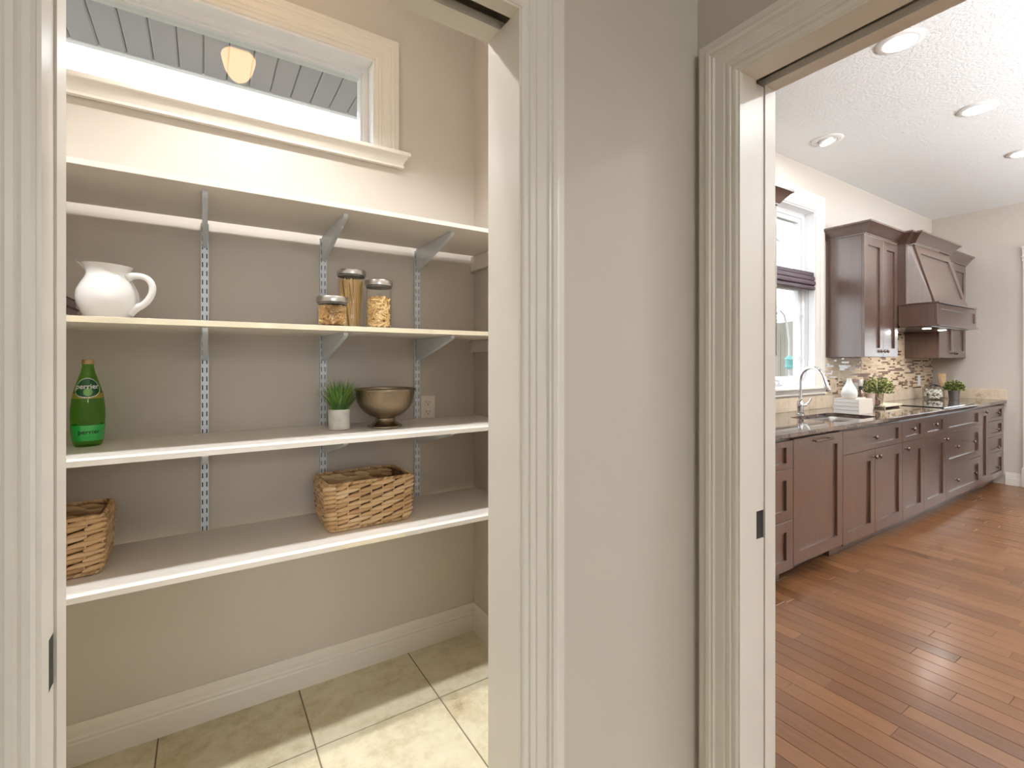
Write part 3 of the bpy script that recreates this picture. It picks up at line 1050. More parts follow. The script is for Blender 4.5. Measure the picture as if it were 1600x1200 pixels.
stm = standard_mesh()
sme = bpy.data.meshes.new('wall_standard')
sme.from_pydata(stm.v, [], stm.f)
sme.materials.append(STEELP)
sme.materials.append(DARK)
sme.polygons.foreach_set('material_index', stm.mi)
sme.update()
for x, lb in zip(STX, snames):
    o = place('wall_standard', sme, None, (x, YB - .0005, ZB))
    tag(o, lb, 'shelf standard', 'slotted wall standards')
# brackets: folded sheet, deep at the wall and tapering to the tip


def bracket_mesh(L, H):
    mb = MB()
    y0, yt = -.0135, -L
    side = [(y0, 0), (yt, 0), (yt, -.010), (yt + .012, -.016), (y0 - .06, -H * .90), (y0, -H)]
    for s in (-1, 1):
        xa, xb = s * .0055, s * .0070
        mb.prism(side, lambda a, b, t: (t, a, b), xa, xb)
    # rolled lower flange joining the two cheeks
    fl_ = [(yt, -.010), (yt + .012, -.016), (y0 - .06, -H * .90), (y0, -H)]
    mb.rings([[(-.0075, a, b - .001), (.0075, a, b - .001), (.0075, a, b + .003), (-.0075, a, b + .003)] for a, b in fl_])
    mb.box(-.0075, .0075, yt - .002, yt + .006, -.011, 0)
    mb.box(-.0055, .0055, y0 - .02, y0, -H + .004, -.004)
    return mb.mesh('bracket', STEELP)


bm_up, bm_dn = bracket_mesh(.385, .098), bracket_mesh(.385, .098)
bl = ['left', 'middle', 'right']
for k_, z in SZ.items():
    for i, x in enumerate(STX):
        under = {1: 'the highest pantry shelf', 2: 'the shelf with the pitcher and jars', 3: 'the shelf with the bottles and bowl', 4: 'the shelf with the baskets'}[k_]
        o = place('shelf_bracket', bm_up, None, (x, YB - .0005, z - .0178))
        tag(o, 'grey steel bracket under %s, %s of three' % (under, bl[i]), 'shelf bracket', 'brackets under the pantry shelves')
for k_, z, d in ((1, SZ[1] - .018, .072), (2, SZ[2] - .018, .056)):
    o = MB().box(XP - .020, XP - .0005, YS + .03, YB - .002, z - d, z - .0005, .0015).build('shelf_cleat', SHELFP)
    tag(o, 'painted wood cleat on the pantry side wall under %s' % ('the highest shelf' if k_ == 1 else 'the shelf with the jars'), 'cleat', 'side wall shelf cleats')
# duplex outlet
r = thing('power_outlet', 'ivory duplex power outlet on the pantry wall beside the bronze bowl', 'outlet', (.888, YB, 1.114))
MB().box(.852, .924, YB - .006, YB - .0005, 1.060, 1.172, .0025).build('cover_plate', OUTL, r)
for zc in (1.137, 1.094):
    q = MB().box(.871, .905, YB - .008, YB - .006, zc - .0145, zc + .0145, .001).build('receptacle', OUTL, r)
    s_ = MB().box(.8795, .8820, YB - .0085, YB - .0079, zc, zc + .009).box(.8940, .8965, YB - .0085, YB - .0079, zc + .001, zc + .008).box(.8855, .8905, YB - .0085, YB - .0079, zc - .0095, zc - .0045)
    s_.build('slots', SLOT, q)
MB().box(.8865, .8895, YB - .0075, YB - .006, 1.1585, 1.1615).build('screw', OUTL, r)

# ================================================================== pitcher
px, py, pz = -.232, 1.800, SZ[2]
r = thing('pitcher', 'white ceramic pitcher with loop handle on the pantry shelf', 'pitcher', (px, py, pz))


def pitcher_r(z):
    P = [(0, .046), (.004, .050), (.02, .061), (.04, .070), (.06, .0735), (.08, .071), (.10, .0625), (.118, .053), (.128, .0495), (.138, .0500), (.148, .0535), (.156, .0575), (.159, .0590)]
    for (a, b), (c, d) in zip(P, P[1:]):
        if a <= z <= c:
            t = (z - a) / (c - a)
            return b + (d - b) * t
    return P[-1][1]


outer, inner = [], []
zl = [0, .004, .012, .02, .03, .04, .05, .06, .07, .08, .09, .10, .11, .118, .124, .128, .134, .138, .144, .148, .152, .156, .159]
ang0 = R_(180 - 24)    # spout direction in the horizontal plane
n = 56


def spout(a, z, rr):
    d = math.atan2(math.sin(a - ang0), math.cos(a - ang0))
    k_ = max(0.0, (z - .110) / .049)
    lift = math.exp(-(d / .34) ** 2)
    return rr * (1 + .50 * lift * k_ ** 1.6), .010 * lift * k_ ** 2


def pring(z, dr):
    out = []
    for i in range(n):
        a = 2 * PI * i / n
        rr, dz = spout(a, z, max(.004, pitcher_r(z) - dr))
        # the rim dips slightly towards the handle
        dz -= .006 * max(0, z - .12) / .04 * (1 - math.cos(a - ang0)) / 2
        out.append((px + rr * math.cos(a), py + rr * math.sin(a), pz + .0005 + z + dz))
    return out


rg = [pring(z, 0) for z in zl] + [pring(.1595, .0025)] + [pring(z, .005) for z in reversed(zl[2:])]
MB().rings(rg).build('body', CERAM, r, smooth=60)
ah = R_(-24)
hp = []
for t in [i / 22 for i in range(23)]:
    th = R_(118) - t * R_(235)
    rad = .083 + .046 * math.cos(th) - .012 * t
    zz = .083 + .044 * math.sin(th)
    hp.append((rad, zz))
hp = [(.052, .122), (.062, .1275), (.075, .1285), (.090, .1275), (.104, .121), (.114, .108), (.1175, .092), (.114, .074), (.104, .056), (.090, .043), (.076, .036), (.064, .027), (.056, .018)]
pts = [(px + a * math.cos(ah), py + a * math.sin(ah), pz + b) for a, b in hp]
rads = [.011, .0088, .0075, .0072, .0072, .0074, .0075, .0076, .0077, .0080, .0088, .0098, .010]


def smooth_pts(p, r=None, it=2):
    p = [Vector(q) for q in p]
    r = list(r) if r else None
    for _ in range(it):
        np_, nr = [p[0]], [r[0]] if r else None
        for i in range(len(p) - 1):
            np_ += [p[i] * .75 + p[i + 1] * .25, p[i] * .25 + p[i + 1] * .75]
            if r:
                nr += [r[i] * .75 + r[i + 1] * .25, r[i] * .25 + r[i + 1] * .75]
        np_.append(p[-1])
        if r:
            nr.append(r[-1])
            r = nr
        p = np_
    return (p, r) if r else p


sp, sr = smooth_pts(pts, rads)
MB().tube(sp, sr, 12, True, 1.25).build('handle', CERAM, r, smooth=60)

# books lying behind the pitcher
bz = SZ[2] + .0005
for (h, m, mi, lb, x1, y0, y1) in ((.015, COVER, PAPER, 'thin tan book lying at the bottom of the stack behind the white pitcher', -.330, 1.72, 2.06),
                                   (.027, BOOKP, BOOKM, 'purple-blue book in the middle of the stack behind the white pitcher', -.335, 1.73, 2.05),
                                   (.028, BOOKD, BOOKM, 'dark brown book topmost of the stack behind the white pitcher', -.338, 1.735, 2.04)):
    r = thing('book', lb, 'book', (-.42, 1.97, bz), 'books stacked behind the pitcher')
    MB().box(-.56, x1, y0, y1, bz, bz + .0025).box(-.56, x1, y0, y1, bz + h - .0025, bz + h).box(-.56, -.5575, y0, y1, bz + .0025, bz + h - .0025).build('cover', m, r)
    MB().box(-.5574, x1 - .004, y0 + .004, y1 - .004, bz + .0026, bz + h - .0026).build('pages', mi, r)
    bz += h + .0004

# ================================================================== pasta jars
def jar(cx, cy, rad, h, label, lidh=.022):
    z = SZ[2] + .0006
    r = thing('storage_jar', label, 'jar', (cx, cy, z), 'glass pasta jars with steel lids')
    t = .003
    MB().lathe([(rad - .006, 0), (rad - .002, .002), (rad, .007), (rad, h - .012), (rad - .004, h - .004), (rad - .004, h), (rad - .004 - t, h), (rad - .004 - t, h - .004), (rad - t, h - .012), (rad - t, .009), (rad - .008, .006)],
               cx, cy, z, 48).build('glass', GLASS, r, smooth=40)
    MB().lathe([(rad - .0005, h - .0035), (rad - .0005, h + .002), (rad - .004, h + .002)], cx, cy, z, 48).build('gasket', GASK, r, smooth=40)
    MB().lathe([(rad - .001, h + .002), (rad + .003, h + .003), (rad + .0035, h + .005), (rad + .0035, h + lidh - .003), (rad + .002, h + lidh), (rad - .006, h + lidh + .001), (0.002, h + lidh + .001)], cx, cy, z, 48).build('lid', LID, r, smooth=30)
    return z


SJ = (.378, 1.745, .0495, .080)
TJ = (.4775, 1.885, .050, .205)
MJ = (.5575, 1.80, .0475, .160)
jar(*SJ, 'short glass jar of small macaroni with a steel lid')
jar(*TJ, 'tallest glass jar, full of spaghetti, with a steel lid')
jar(*MJ, 'middle-height glass jar of penne, right of the spaghetti jar')
zj = SZ[2] + .0062
rj = random.Random(5)
sp_ = MB()
cx, cy, rad, h = TJ
for i in range(170):
    a = rj.random() * 2 * PI
    q = (rad - .007) * math.sqrt(rj.random())
    if i < 90:
        q = (rad - .0065)
    tw_ = .55 + rj.uniform(-.12, .12)
    b0 = .62
    p0 = (cx + q * b0 * math.cos(a + tw_) , cy + q * b0 * math.sin(a + tw_), zj)
    p1 = (cx + q * math.cos(a), cy + q * math.sin(a), zj + h - .022 + rj.uniform(-.006, .004))
    pm = (cx + q * .80 * math.cos(a + tw_ / 2), cy + q * .80 * math.sin(a + tw_ / 2), zj + (h - .02) * .5)
    sp_.tube([p0, pm, p1], .0016, 5)
o = sp_.build('spaghetti', SPAG)
tag(o, 'bundle of dry spaghetti standing in the tallest glass jar', 'pasta', None, 'stuff')


def fill(cx, cy, rad, h, gen, n, seed):
    rr = random.Random(seed)
    mb = MB()
    for i in range(n):
        a = rr.random() * 2 * PI
        if i < n * .82:
            q, z = rad - .0105 - rr.random() * .003, rr.uniform(.002, h - .004)
        else:
            q, z = (rad - .012) * math.sqrt(rr.random()), h - rr.uniform(.0, .006)
        c = Vector((cx + q * math.cos(a), cy + q * math.sin(a), zj + z))
        tang = Vector((-math.sin(a), math.cos(a), 0))
        t = rr.uniform(-1.3, 1.3)
        d = (tang * math.cos(t) + Vector((0, 0, 1)) * math.sin(t) + Vector((math.cos(a), math.sin(a), 0)) * rr.uniform(-.12, .12)).normalized()
        gen(mb, c, d, rr, rad, h)
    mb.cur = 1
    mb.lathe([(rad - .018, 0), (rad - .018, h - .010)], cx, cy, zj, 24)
    return mb


def penne(mb, c, d, rr, rad, h):
    L = .0135
    d = d.copy()
    if c.z + abs(d.z) * L > zj + h + .01:
        d.z *= .3
        d.normalize()
    if c.z - abs(d.z) * L < zj + .001:
        c = Vector((c.x, c.y, zj + .002 + abs(d.z) * L))
    mb.tube([c - d * L, c + d * L], .0047, 7, False)


def maca(mb, c, d, rr, rad, h):
    u = d
    w = Vector((c.x - rr_c[0], c.y - rr_c[1], 0)).normalized()
    w = (w + Vector((rr.uniform(-.5, .5), rr.uniform(-.5, .5), rr.uniform(-.5, .5)))).normalized()
    mb.tube([c - w * .0022, c + w * .0022], .0040, 8, False)
    mb.tube([c - w * .0022, c + w * .0020], .0018, 5, False)


mb = fill(MJ[0], MJ[1], MJ[2], .108, penne, 270, 3)
tag(mb.build('penne', [PENNE, PASTC], smooth=40), 'dry penne pieces filling the middle-height glass jar', 'pasta', None, 'stuff')
rr_c = (SJ[0], SJ[1])
mb = fill(SJ[0], SJ[1], SJ[2] + .004, .066, maca, 900, 4)
tag(mb.build('macaroni', [MACA, PASTC], smooth=40), 'small dry macaroni filling the short glass jar', 'pasta', None, 'stuff')

# ================================================================== green bottles
BP = [(.0, .0), (.031, .0), (.0345, .004), (.037, .014), (.0405, .05), (.0425, .09), (.0420, .115), (.0390, .145), (.0330, .175), (.0245, .205), (.0175, .228), (.0145, .245), (.0140, .254)]


def brad(z):
    for (a, b), (c, d) in zip(BP[1:], BP[2:]):
        if b <= z <= d and d > b:
            return a + (c - a) * (z - b) / (d - b)
    return BP[-1][0]


def wrap(mb, a, z, off):
    q = brad(z) + off
    return (q * math.cos(a), q * math.sin(a), z)


def text_on(s, size, a0, z0, off, name, m, parent, zscale=1.0):
    cu = bpy.data.curves.new(name, 'FONT')
    cu.body = s
    cu.size = size
    cu.align_x = 'CENTER'
    cu.offset = .0004
    to = bpy.data.objects.new(name, cu)
    COL.objects.link(to)
    bpy.context.view_layer.update()
    me = bpy.data.meshes.new_from_object(to.evaluated_get(bpy.context.evaluated_depsgraph_get()))
    bpy.data.objects.remove(to)
    bm = bmesh.new()
    bm.from_mesh(me)
    bmesh.ops.triangulate(bm, faces=bm.faces)
    bmesh.ops.subdivide_edges(bm, edges=[e for e in bm.edges if e.calc_length() > .004], cuts=2)
    for v in bm.verts:
        z = z0 + v.co.y * zscale
        a = a0 + v.co.x / brad(z0)
        v.co = Vector(wrap(None, a, z, off))
    bm.to_mesh(me)
    bm.free()
    me.materials.clear()
    me.materials.append(m)
    o = bpy.data.objects.new(name, me)
    COL.objects.link(o)
    o.parent = parent
    return o


def patch(name, inside, a0, a1, z0, z1, off, m, parent, na=40, nz=30):
    """cells of a wrapped grid where inside(u, v) holds, u and v in -1..1"""
    mb = MB()
    idx = {}

    def vid(i, j):
        if (i, j) not in idx:
            idx[(i, j)] = len(mb.v)
            mb.v.append(wrap(None, a0 + (a1 - a0) * i / na, z0 + (z1 - z0) * j / nz, off))
        return idx[(i, j)]
    for i in range(na):
        for j in range(nz):
            if inside(2 * (i + .5) / na - 1, 2 * (j + .5) / nz - 1):
                mb.face((vid(i, j), vid(i + 1, j), vid(i + 1, j + 1), vid(i, j + 1)))
    return mb.build(name, m, parent, smooth=60, local=True)


def bottle(x, y, face, label):
    z = SZ[3] + .0006
    r = thing('glass_bottle', label, 'bottle', (x, y, z), 'green glass water bottles')
    MB().lathe([(.001, .0)] + BP[1:] + [(.0135, .254)], 0, 0, 0, 40).build('glass', GREEN, r, smooth=40, local=True)
    MB().lathe([(.0150, .2535), (.0155, .2545), (.0150, .262), (.0152, .266), (.0130, .268), (.001, .2685)], 0, 0, 0, 28, True, True, mod=lambda a, q, zz: 1 + (.02 * math.cos(21 * a) if zz < .258 else 0)).build('crown_cap', CAPG, r, smooth=40, local=True)
    a0 = face
    w = 1.02
    patch('gold_sash', lambda u, v: abs(v - .55 * u * u + .1) < .45, a0 - 2.2, a0 + 2.2, .140, .172, .0005, LABELG, r, 60, 12)
    z0, z1 = .150, .211
    # oval label: white border, dark green field, highlight painted as a pale centre
    lab = patch('oval_label', lambda u, v: u * u + v * v <= 1, a0 - w, a0 + w, z0, z1, .0008, LABELW, r, 72, 60)
    patch('label_field', lambda u, v: (u / .94) ** 2 + (v / .92) ** 2 <= 1, a0 - w, a0 + w, z0, z1, .0011, LABELD, lab, 72, 60)
    patch('label_highlight', lambda u, v: ((u - .05) / .30) ** 2 + ((v + .42) / .40) ** 2 <= 1, a0 - w, a0 + w, z0, z1, .0013, LABELHL, lab, 72, 60)
    text_on('perrier', .0200, a0, .1780, .0022, 'lettering', LABELW, lab, 1.05)
    band = patch('lower_band', lambda u, v: True, a0 - 2.4, a0 + 2.4, .018, .066, .0006, BANDG, r, 60, 6)
    text_on('perrier', .0185, a0 + .12, .040, .0012, 'lettering', INK, band, 1.0)
    return r


va = math.atan2(-1.97, .30)
bottle(-.303, 1.972, va - .05, 'green glass water bottle standing whole beside the doorway edge')
bottle(-.400, 1.905, va - .75, 'green glass water bottle half hidden behind the doorway jamb')

# ================================================================== grass plant
gx, gy, gz = .440, 1.915, SZ[3] + .0005
r = thing('grass_plant', 'potted artificial grass in a small pale concrete pot on the pantry shelf', 'plant', (gx, gy, gz))
MB().lathe([(.034, 0), (.038, .003), (.0395, .010), (.0408, .076), (.0395, .079), (.036, .079), (.0355, .070), (.001, .070)], gx, gy, gz, 40).build('pot', CONC, r, smooth=40)
MB().lathe([(.0354, .0705), (.02, .074), (.002, .075)], gx, gy, gz, 24).build('soil', SOIL, r)
rg_ = random.Random(21)


def blades(n, m, name):
    mb = MB()
    for i in range(n):
        a = rg_.random() * 2 * PI
        q = .030 * math.sqrt(rg_.random())
        lean = rg_.uniform(.10, 1.35) * (q / .030 * .6 + .4)
        L = rg_.uniform(.075, .128)
        w = rg_.uniform(.0022, .0038)
        a2 = a + rg_.uniform(-.6, .6)
        out = Vector((math.cos(a2), math.sin(a2), 0))
        side = Vector((-math.sin(a2), math.cos(a2), 0))
        p = Vector((gx + q * math.cos(a), gy + q * math.sin(a), gz + .072))
        rows = []
        ns = 6
        ang = lean * .5
        for k_ in range(ns + 1):
            t = k_ / ns
            ww = w * (1 - t ** 2.2) + .0002
            bow = out.cross(side).normalized()
            rows.append([p - side * ww, p + out * ww * .35, p + side * ww])
            ang = lean * (.45 + .75 * t)
            p = p + (out * math.sin(ang) + Vector((0, 0, 1)) * math.cos(ang)) * (L / ns)
        mb.rings(rows, closed=False)
    o = mb.build(name, m, r, smooth=60)
    o['kind'] = 'stuff'


blades(150, LEAF1, 'grass_blades')
blades(70, LEAF2, 'light_grass_blades')

# ================================================================== bronze bowl
bx, by, bz = .617, 1.905, SZ[3] + .0005
r = thing('footed_bowl', 'hammered bronze footed bowl beside the grass plant', 'bowl', (bx, by, bz))
MB().lathe([(.066, 0), (.068, .002), (.067, .006), (.058, .010), (.046, .018), (.039, .028), (.037, .036), (.041, .040), (.002, .040)], bx, by, bz, 56).build('foot', BRONZS, r, smooth=45)
MB().lathe([(.041, .0402), (.060, .046), (.080, .060), (.098, .080), (.109, .103), (.113, .125), (.1155, .145), (.1125, .145), (.110, .125), (.106, .104), (.095, .082), (.077, .063), (.055, .050), (.002, .047)], bx, by, bz, 64).build('bowl', BRONZE, r, smooth=60)
MB().lathe([(.1160, .1440), (.1195, .1455), (.1205, .1500), (.1185, .1545), (.1150, .1550), (.1125, .1520), (.1128, .1450)], bx, by, bz, 64, False, False).build('rim', BRONZS, r, smooth=60)

# ================================================================== wicker baskets
def basket(x0, y0, w, d, h, rot, label, seed):
    z = SZ[4] + .0008
    r = thing('wicker_basket', label, 'basket', (x0 + w / 2, y0 + d / 2, z), 'woven baskets on the lowest shelf')
    r.rotation_euler = (0, 0, rot)
    rb = random.Random(seed)
    W, D = w / 2, d / 2
    th = .011
    tap = .94                      # narrower at the base

    def sc(zz):
        return tap + (1 - tap) * zz / h

    def at(s, zz, out=0.0):
        """point on the walls: s runs round the perimeter from the front left corner"""
        k_ = sc(zz)
        a, b = W * k_, D * k_
        per = [2 * a, 2 * b, 2 * a, 2 * b]
        s = (s % 1.0) * 2 * (w + d)
        ws = [w, d, w, d]
        i = 0
        while s > ws[i]:
            s -= ws[i]
            i += 1
        t = s / ws[i]
        rc = .018
        if i == 0:
            p, n_v = Vector((-a + 2 * a * t, -b, 0)), Vector((0, -1, 0))
        elif i == 1:
            p, n_v = Vector((a, -b + 2 * b * t, 0)), Vector((1, 0, 0))
        elif i == 2:
            p, n_v = Vector((a - 2 * a * t, b, 0)), Vector((0, 1, 0))
        else:
            p, n_v = Vector((-a, b - 2 * b * t, 0)), Vector((-1, 0, 0))
        # round the corners
        q = Vector((max(-a + rc, min(a - rc, p.x)), max(-b + rc, min(b - rc, p.y)), 0))
        dv = p - q
        if dv.length > 1e-6 and abs(dv.x) > 1e-6 and abs(dv.y) > 1e-6:
            dv = dv.normalized() * rc
            p = q + dv
            n_v = dv.normalized()
        return p + n_v * out + Vector((0, 0, zz))
    # liner keeps the basket from being see-through
    mb = MB()
    per = [i / 64 for i in range(64)]
    o_ = [at(s, .008, -.010) for s in per]
    t_ = [at(s, h - .008, -.010) for s in per]
    t2 = [at(s, h - .008, -.014) for s in per]
    b2 = [at(s, .012, -.014) for s in per]
    mb.rings([o_, t_, t2, b2])
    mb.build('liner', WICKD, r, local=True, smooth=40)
    # stakes
    P_ = 2 * (w + d)
    ns = 24
    sme_ = MB().tube([(0, 0, 0), (0, 0, h - .012)], .0022, 6).mesh('stake', STAKE)
    for i in range(ns):
        s = (i + .5) / ns
        p0, p1 = at(s, .006, .0058), at(s, h - .006, .0058)
        o = bpy.data.objects.new('stake', sme_)
        COL.objects.link(o)
        o.parent = r
        o.location = p0
        o.rotation_euler = (p1 - p0).to_track_quat('Z', 'Y').to_euler()
    # spindle-shaped twists, each spanning two stakes, passing outside every other one
    rows = 10
    pitch = (h - .020) / rows
    variants = []
    for q in range(4):
        mb = MB()
        L = P_ / ns * 2 * 1.06
        pts, rad = [], []
        for k_ in range(9):
            t = k_ / 8
            pts.append((t * L - L / 2, 0, (t - .5) * .006))
            rad.append(.0028 + .0062 * math.sin(PI * t) ** .8)
        # ridged cross-section
        rs_ = []
        for k_, (p, q_) in enumerate(zip(pts, rad)):
            ring = []
            for i in range(10):
                a = 2 * PI * i / 10
                rr = q_ * (1 + (.13 if (i + k_ // 2 + q) % 2 else -.08))
                ring.append((p[0], p[1] + rr * math.cos(a) * .8, p[2] + rr * math.sin(a)))
            rs_.append(ring)
        variants.append(mb.rings(rs_).mesh('strand', WICK, smooth=70))
    for j in range(rows):
        zz = .012 + (j + .5) * pitch
        off = (j % 2)
        for i in range(ns // 2):
            s = ((2 * i + off) + .5 + 1.0) / ns
            pc = at(s, zz, .0035)
            pa, pb = at(s - .9 / ns, zz, 0.0), at(s + .9 / ns, zz, 0.0)
            # a strand turning a corner is split in two halves so that it follows the wall
            chord = (pa + pb) / 2
            corner = (pc - chord).length > .012
            parts = ((s - .5 / ns, 1.0 / ns, .55), (s + .5 / ns, 1.0 / ns, .55)) if corner else ((s, 1.0 / ns, 1.0),)
            for (sc_, hw, k_) in parts:
                a_, b_ = at(sc_ - hw * .5 * (2 if k_ == 1 else 1) * .95, zz, 0), at(sc_ + hw * .5 * (2 if k_ == 1 else 1) * .95, zz, 0)
                c_ = at(sc_, zz, .0040)
                d_ = b_ - a_
                o = bpy.data.objects.new('strand', rb.choice(variants))
                COL.objects.link(o)
                o.parent = r
                o.location = c_ * .6 + (a_ + b_) * .2
                o.rotation_euler = (rb.uniform(-.4, .4), rb.uniform(-.03, .06) - .05, math.atan2(d_.y, d_.x))
                o.scale = (k_, 1, rb.uniform(.92, 1.1))
    # the inside of the back wall shows its own strands
    for j in range(5):
        zz = h - .016 - j * pitch
        for i in range(6):
            x_ = -W + .042 + i * (2 * W - .084) / 5 + (j % 2) * .012 - .006
            o = bpy.data.objects.new('strand', rb.choice(variants))
            COL.objects.link(o)
            o.parent = r
            o.location = (x_, D * sc(zz) - .017, zz)
            o.rotation_euler = (rb.uniform(-.4, .4), -.05, PI)
            o.scale = (.72, .55, 1)
    # braided rims, top and bottom
    for zz, nm in ((h - .004, 'braided_rim'), (.006, 'braided_base')):
        mb = MB()
        nb = 84
        for i in range(nb):
            a_, b_ = at((i - .25) / nb, zz - .0035, .002), at((i + 1.25) / nb, zz + .0035, -.002)
            mb.tube([a_, (a_ + b_) / 2, b_], [.0028, .0062, .0028], 7)
        mb.build(nm, WICK, r, local=True, smooth=70)
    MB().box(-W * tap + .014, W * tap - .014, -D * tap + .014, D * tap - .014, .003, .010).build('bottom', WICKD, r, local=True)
    return r


basket(.374, 1.805, .318, .212, .176, R_(1.0), 'wicker basket standing right of centre on the lowest pantry shelf', 1)
basket(-.566, 1.822, .318, .205, .172, R_(0.5), 'wicker basket partly hidden behind the left door jamb', 2)

# ================================================================== kitchen base cabinets
YD = 1.505          # outer face of doors
YC = 1.4805         # counter front
CT, CZ = .030, .9148
UB = CZ - CT


def shaker(mb, x0, x1, z0, z1, y, rail=.075, t=.022, rec=.014, rz=None):
    """flat-panel front, recess made as real steps; y is its outer face, rz the height of the top and bottom rails"""
    rz = rz or rail
    a, b, c, d = x0 + rail, x1 - rail, z0 + rz, z1 - rz
    q = .0015
    o = [(x0, z0), (x1, z0), (x1, z1), (x0, z1)]
    i = [(a, c), (b, c), (b, d), (a, d)]
    e = [(x0 + q, z0 + q), (x1 - q, z0 + q), (x1 - q, z1 - q), (x0 + q, z1 - q)]
    mb.rings([[(p[0], y + t, p[1]) for p in o], [(p[0], y + q, p[1]) for p in o], [(p[0], y, p[1]) for p in e], [(p[0], y, p[1]) for p in i], [(p[0], y + rec, p[1]) for p in i]])
    return mb


knob_me = MB().lathe([(.0065, 0), (.0085, .0015), (.0085, .003), (.0050, .006), (.0045, .014), (.0075, .017), (.0135, .020), (.0165, .025), (.0155, .030), (.010, .033), (.002, .0345)], 0, 0, 0, 18).mesh('knob', KNOB, smooth=50)
cup_me = knob_me


def front(kind, x0, x1, z0, z1, root, knobs, y=YD):
    h_, w_ = z1 - z0, x1 - x0
    rail = .075 if w_ > .5 else (.068 if w_ > .3 else .06)
    rz = .036 if h_ < .2 else (.062 if h_ < .35 else .078)
    o = shaker(MB(), x0 + .0015, x1 - .0015, z0 + .0015, z1 - .0015, y, rail, rz=rz).build(kind, CAB, root, smooth=20)
    for kx, kz in knobs:
        place('knob', knob_me, o, (kx, y, kz), (R_(90), 0, 0))
    return o


def base_cab(x0, x1, label, fronts, toe=True, cat='cabinet'):
    r = thing('base_cabinet', label, cat, ((x0 + x1) / 2, (YD + YB) / 2, 0), 'kitchen base cabinets')
    e = .0006
    b = MB()
    b.box(x0 + e, x1 - e, YD + .0225, YB - .014, .10, .868)
    if not fronts.get('open'):
        b.box(x0 + e, x1 - e, YD + .0225, YD + .04, .868, UB - .001).box(x0 + e, x0 + .02, YD + .04, YB - .014, .868, UB - .001).box(x1 - .02, x1 - e, YD + .04, YB - .014, .868, UB - .001)
    b.build('carcass', CAB, r)
    if toe:
        MB().box(x0 + e, x1 - e, YD + .085, YD + .105, 0.0005, .0995).build('toe_kick', CAB, r)
    for f_ in fronts.get('f', ()):
        front(f_[0], f_[1], f_[2], f_[3], f_[4], r, f_[5])
    return r


TZ, MZ, LZ = .864, .7015, .095
base_cab(2.40, 2.967, 'three-drawer base cabinet cut off by the doorway jamb', {'f': [('drawer', 2.40, 2.967, .696, TZ, [(2.69, .78)]), ('drawer', 2.40, 2.967, .39, .696, [(2.69, .545)]), ('drawer', 2.40, 2.967, LZ, .39, [(2.69, .245)])]})
# panelled dishwasher
r = thing('dishwasher', 'dishwasher behind a brown cabinet panel, with a copper bar handle', 'dishwasher', (3.283, 1.8, 0))
MB().box(2.9685, 3.5985, YD + .022, YB - .014, .12, UB - .002).build('tub_body', CABIN, r)
o = shaker(MB(), 2.9695, 3.5975, LZ + .012, TZ + .004, YD, .075, .0215, .014).build('door_panel', CAB, r, smooth=20)
hb = MB().tube([(3.175, YD - .028, .840), (3.405, YD - .028, .840)], .0052, 10)
hb.tube([(3.195, YD - .028, .840), (3.195, YD, .840)], .0045, 8).tube([(3.385, YD - .028, .840), (3.385, YD, .840)], .0045, 8)
hb.build('bar_handle', KNOB, o, smooth=40)
MB().box(2.97, 3.5975, YD + .12, YD + .14, .001, .119).build('toe_recess', CABIN, r)
base_cab(3.600, 4.595, 'sink base cabinet with two doors under one wide false drawer front', {'f': [
    ('drawer_front', 3.600, 4.595, MZ, TZ, [(4.06, .790)]), ('door', 3.600, 4.096, LZ, MZ, [(4.063, .648)]), ('door', 4.096, 4.595, LZ, MZ, [(4.129, .648)])], 'open': True})
base_cab(4.595, 5.040, 'narrow one-door base cabinet with drawer, right of the sink base', {'f': [('drawer', 4.595, 5.04, MZ, TZ, [(4.765, .797)]), ('door', 4.595, 5.04, LZ, MZ, [(4.640, .650)])]})
base_cab(5.040, 5.560, 'one-door base cabinet with drawer, left of the wide drawer bank', {'f': [('drawer', 5.04, 5.56, MZ, TZ, [(5.255, .797)]), ('door', 5.04, 5.56, LZ, MZ, [(5.520, .648)])]})
base_cab(5.560, 6.547, 'wide drawer bank base cabinet under the black cooktop', {'f': [
    ('drawer_front', 5.56, 6.547, MZ, TZ, []), ('drawer', 5.56, 6.547, .390, MZ, [(5.79, .558), (6.27, .560)]), ('drawer', 5.56, 6.547, LZ, .390, [(5.79, .254), (6.30, .254)])]})
base_cab(6.547, 6.784, 'slim pull-out base cabinet between the two drawer banks', {'f': [('pull_out_front', 6.547, 6.784, LZ, TZ, [(6.64, .826)])]})
base_cab(6.784, 7.343, 'four-drawer base cabinet at the far end by the wall', {'f': [
    ('drawer', 6.784, 7.343, .709, TZ, [(7.05, .796)]), ('drawer', 6.784, 7.343, .545, .709, [(7.05, .620)]), ('drawer', 6.784, 7.343, .374, .545, [(7.05, .432)]), ('drawer', 6.784, 7.343, LZ, .374, [(7.05, .222)])]})

# ------------------------------------------------------------------ worktop with sink cut-out
def rrect(x0, x1, y0, y1, rad, n=6):
    out = []
    for cx_, cy_, a0 in ((x1 - rad, y1 - rad, 0), (x0 + rad, y1 - rad, 90), (x0 + rad, y0 + rad, 180), (x1 - rad, y0 + rad, 270)):
        for i in range(n + 1):
            a = R_(a0 + 90 * i / n)
            out.append((cx_ + rad * math.cos(a), cy_ + rad * math.sin(a)))
    return out


SKX0, SKX1, SKY0, SKY1 = 3.66, 4.34, 1.562, 1.905
hole = rrect(SKX0, SKX1, SKY0, SKY1, .075)
X0c, X1c = 2.40, XK - .001
outl = [(X0c, YC + .002), (X1c, YC + .002), (X1c, YB - .001), (X0c, YB - .001)]
bm = bmesh.new()


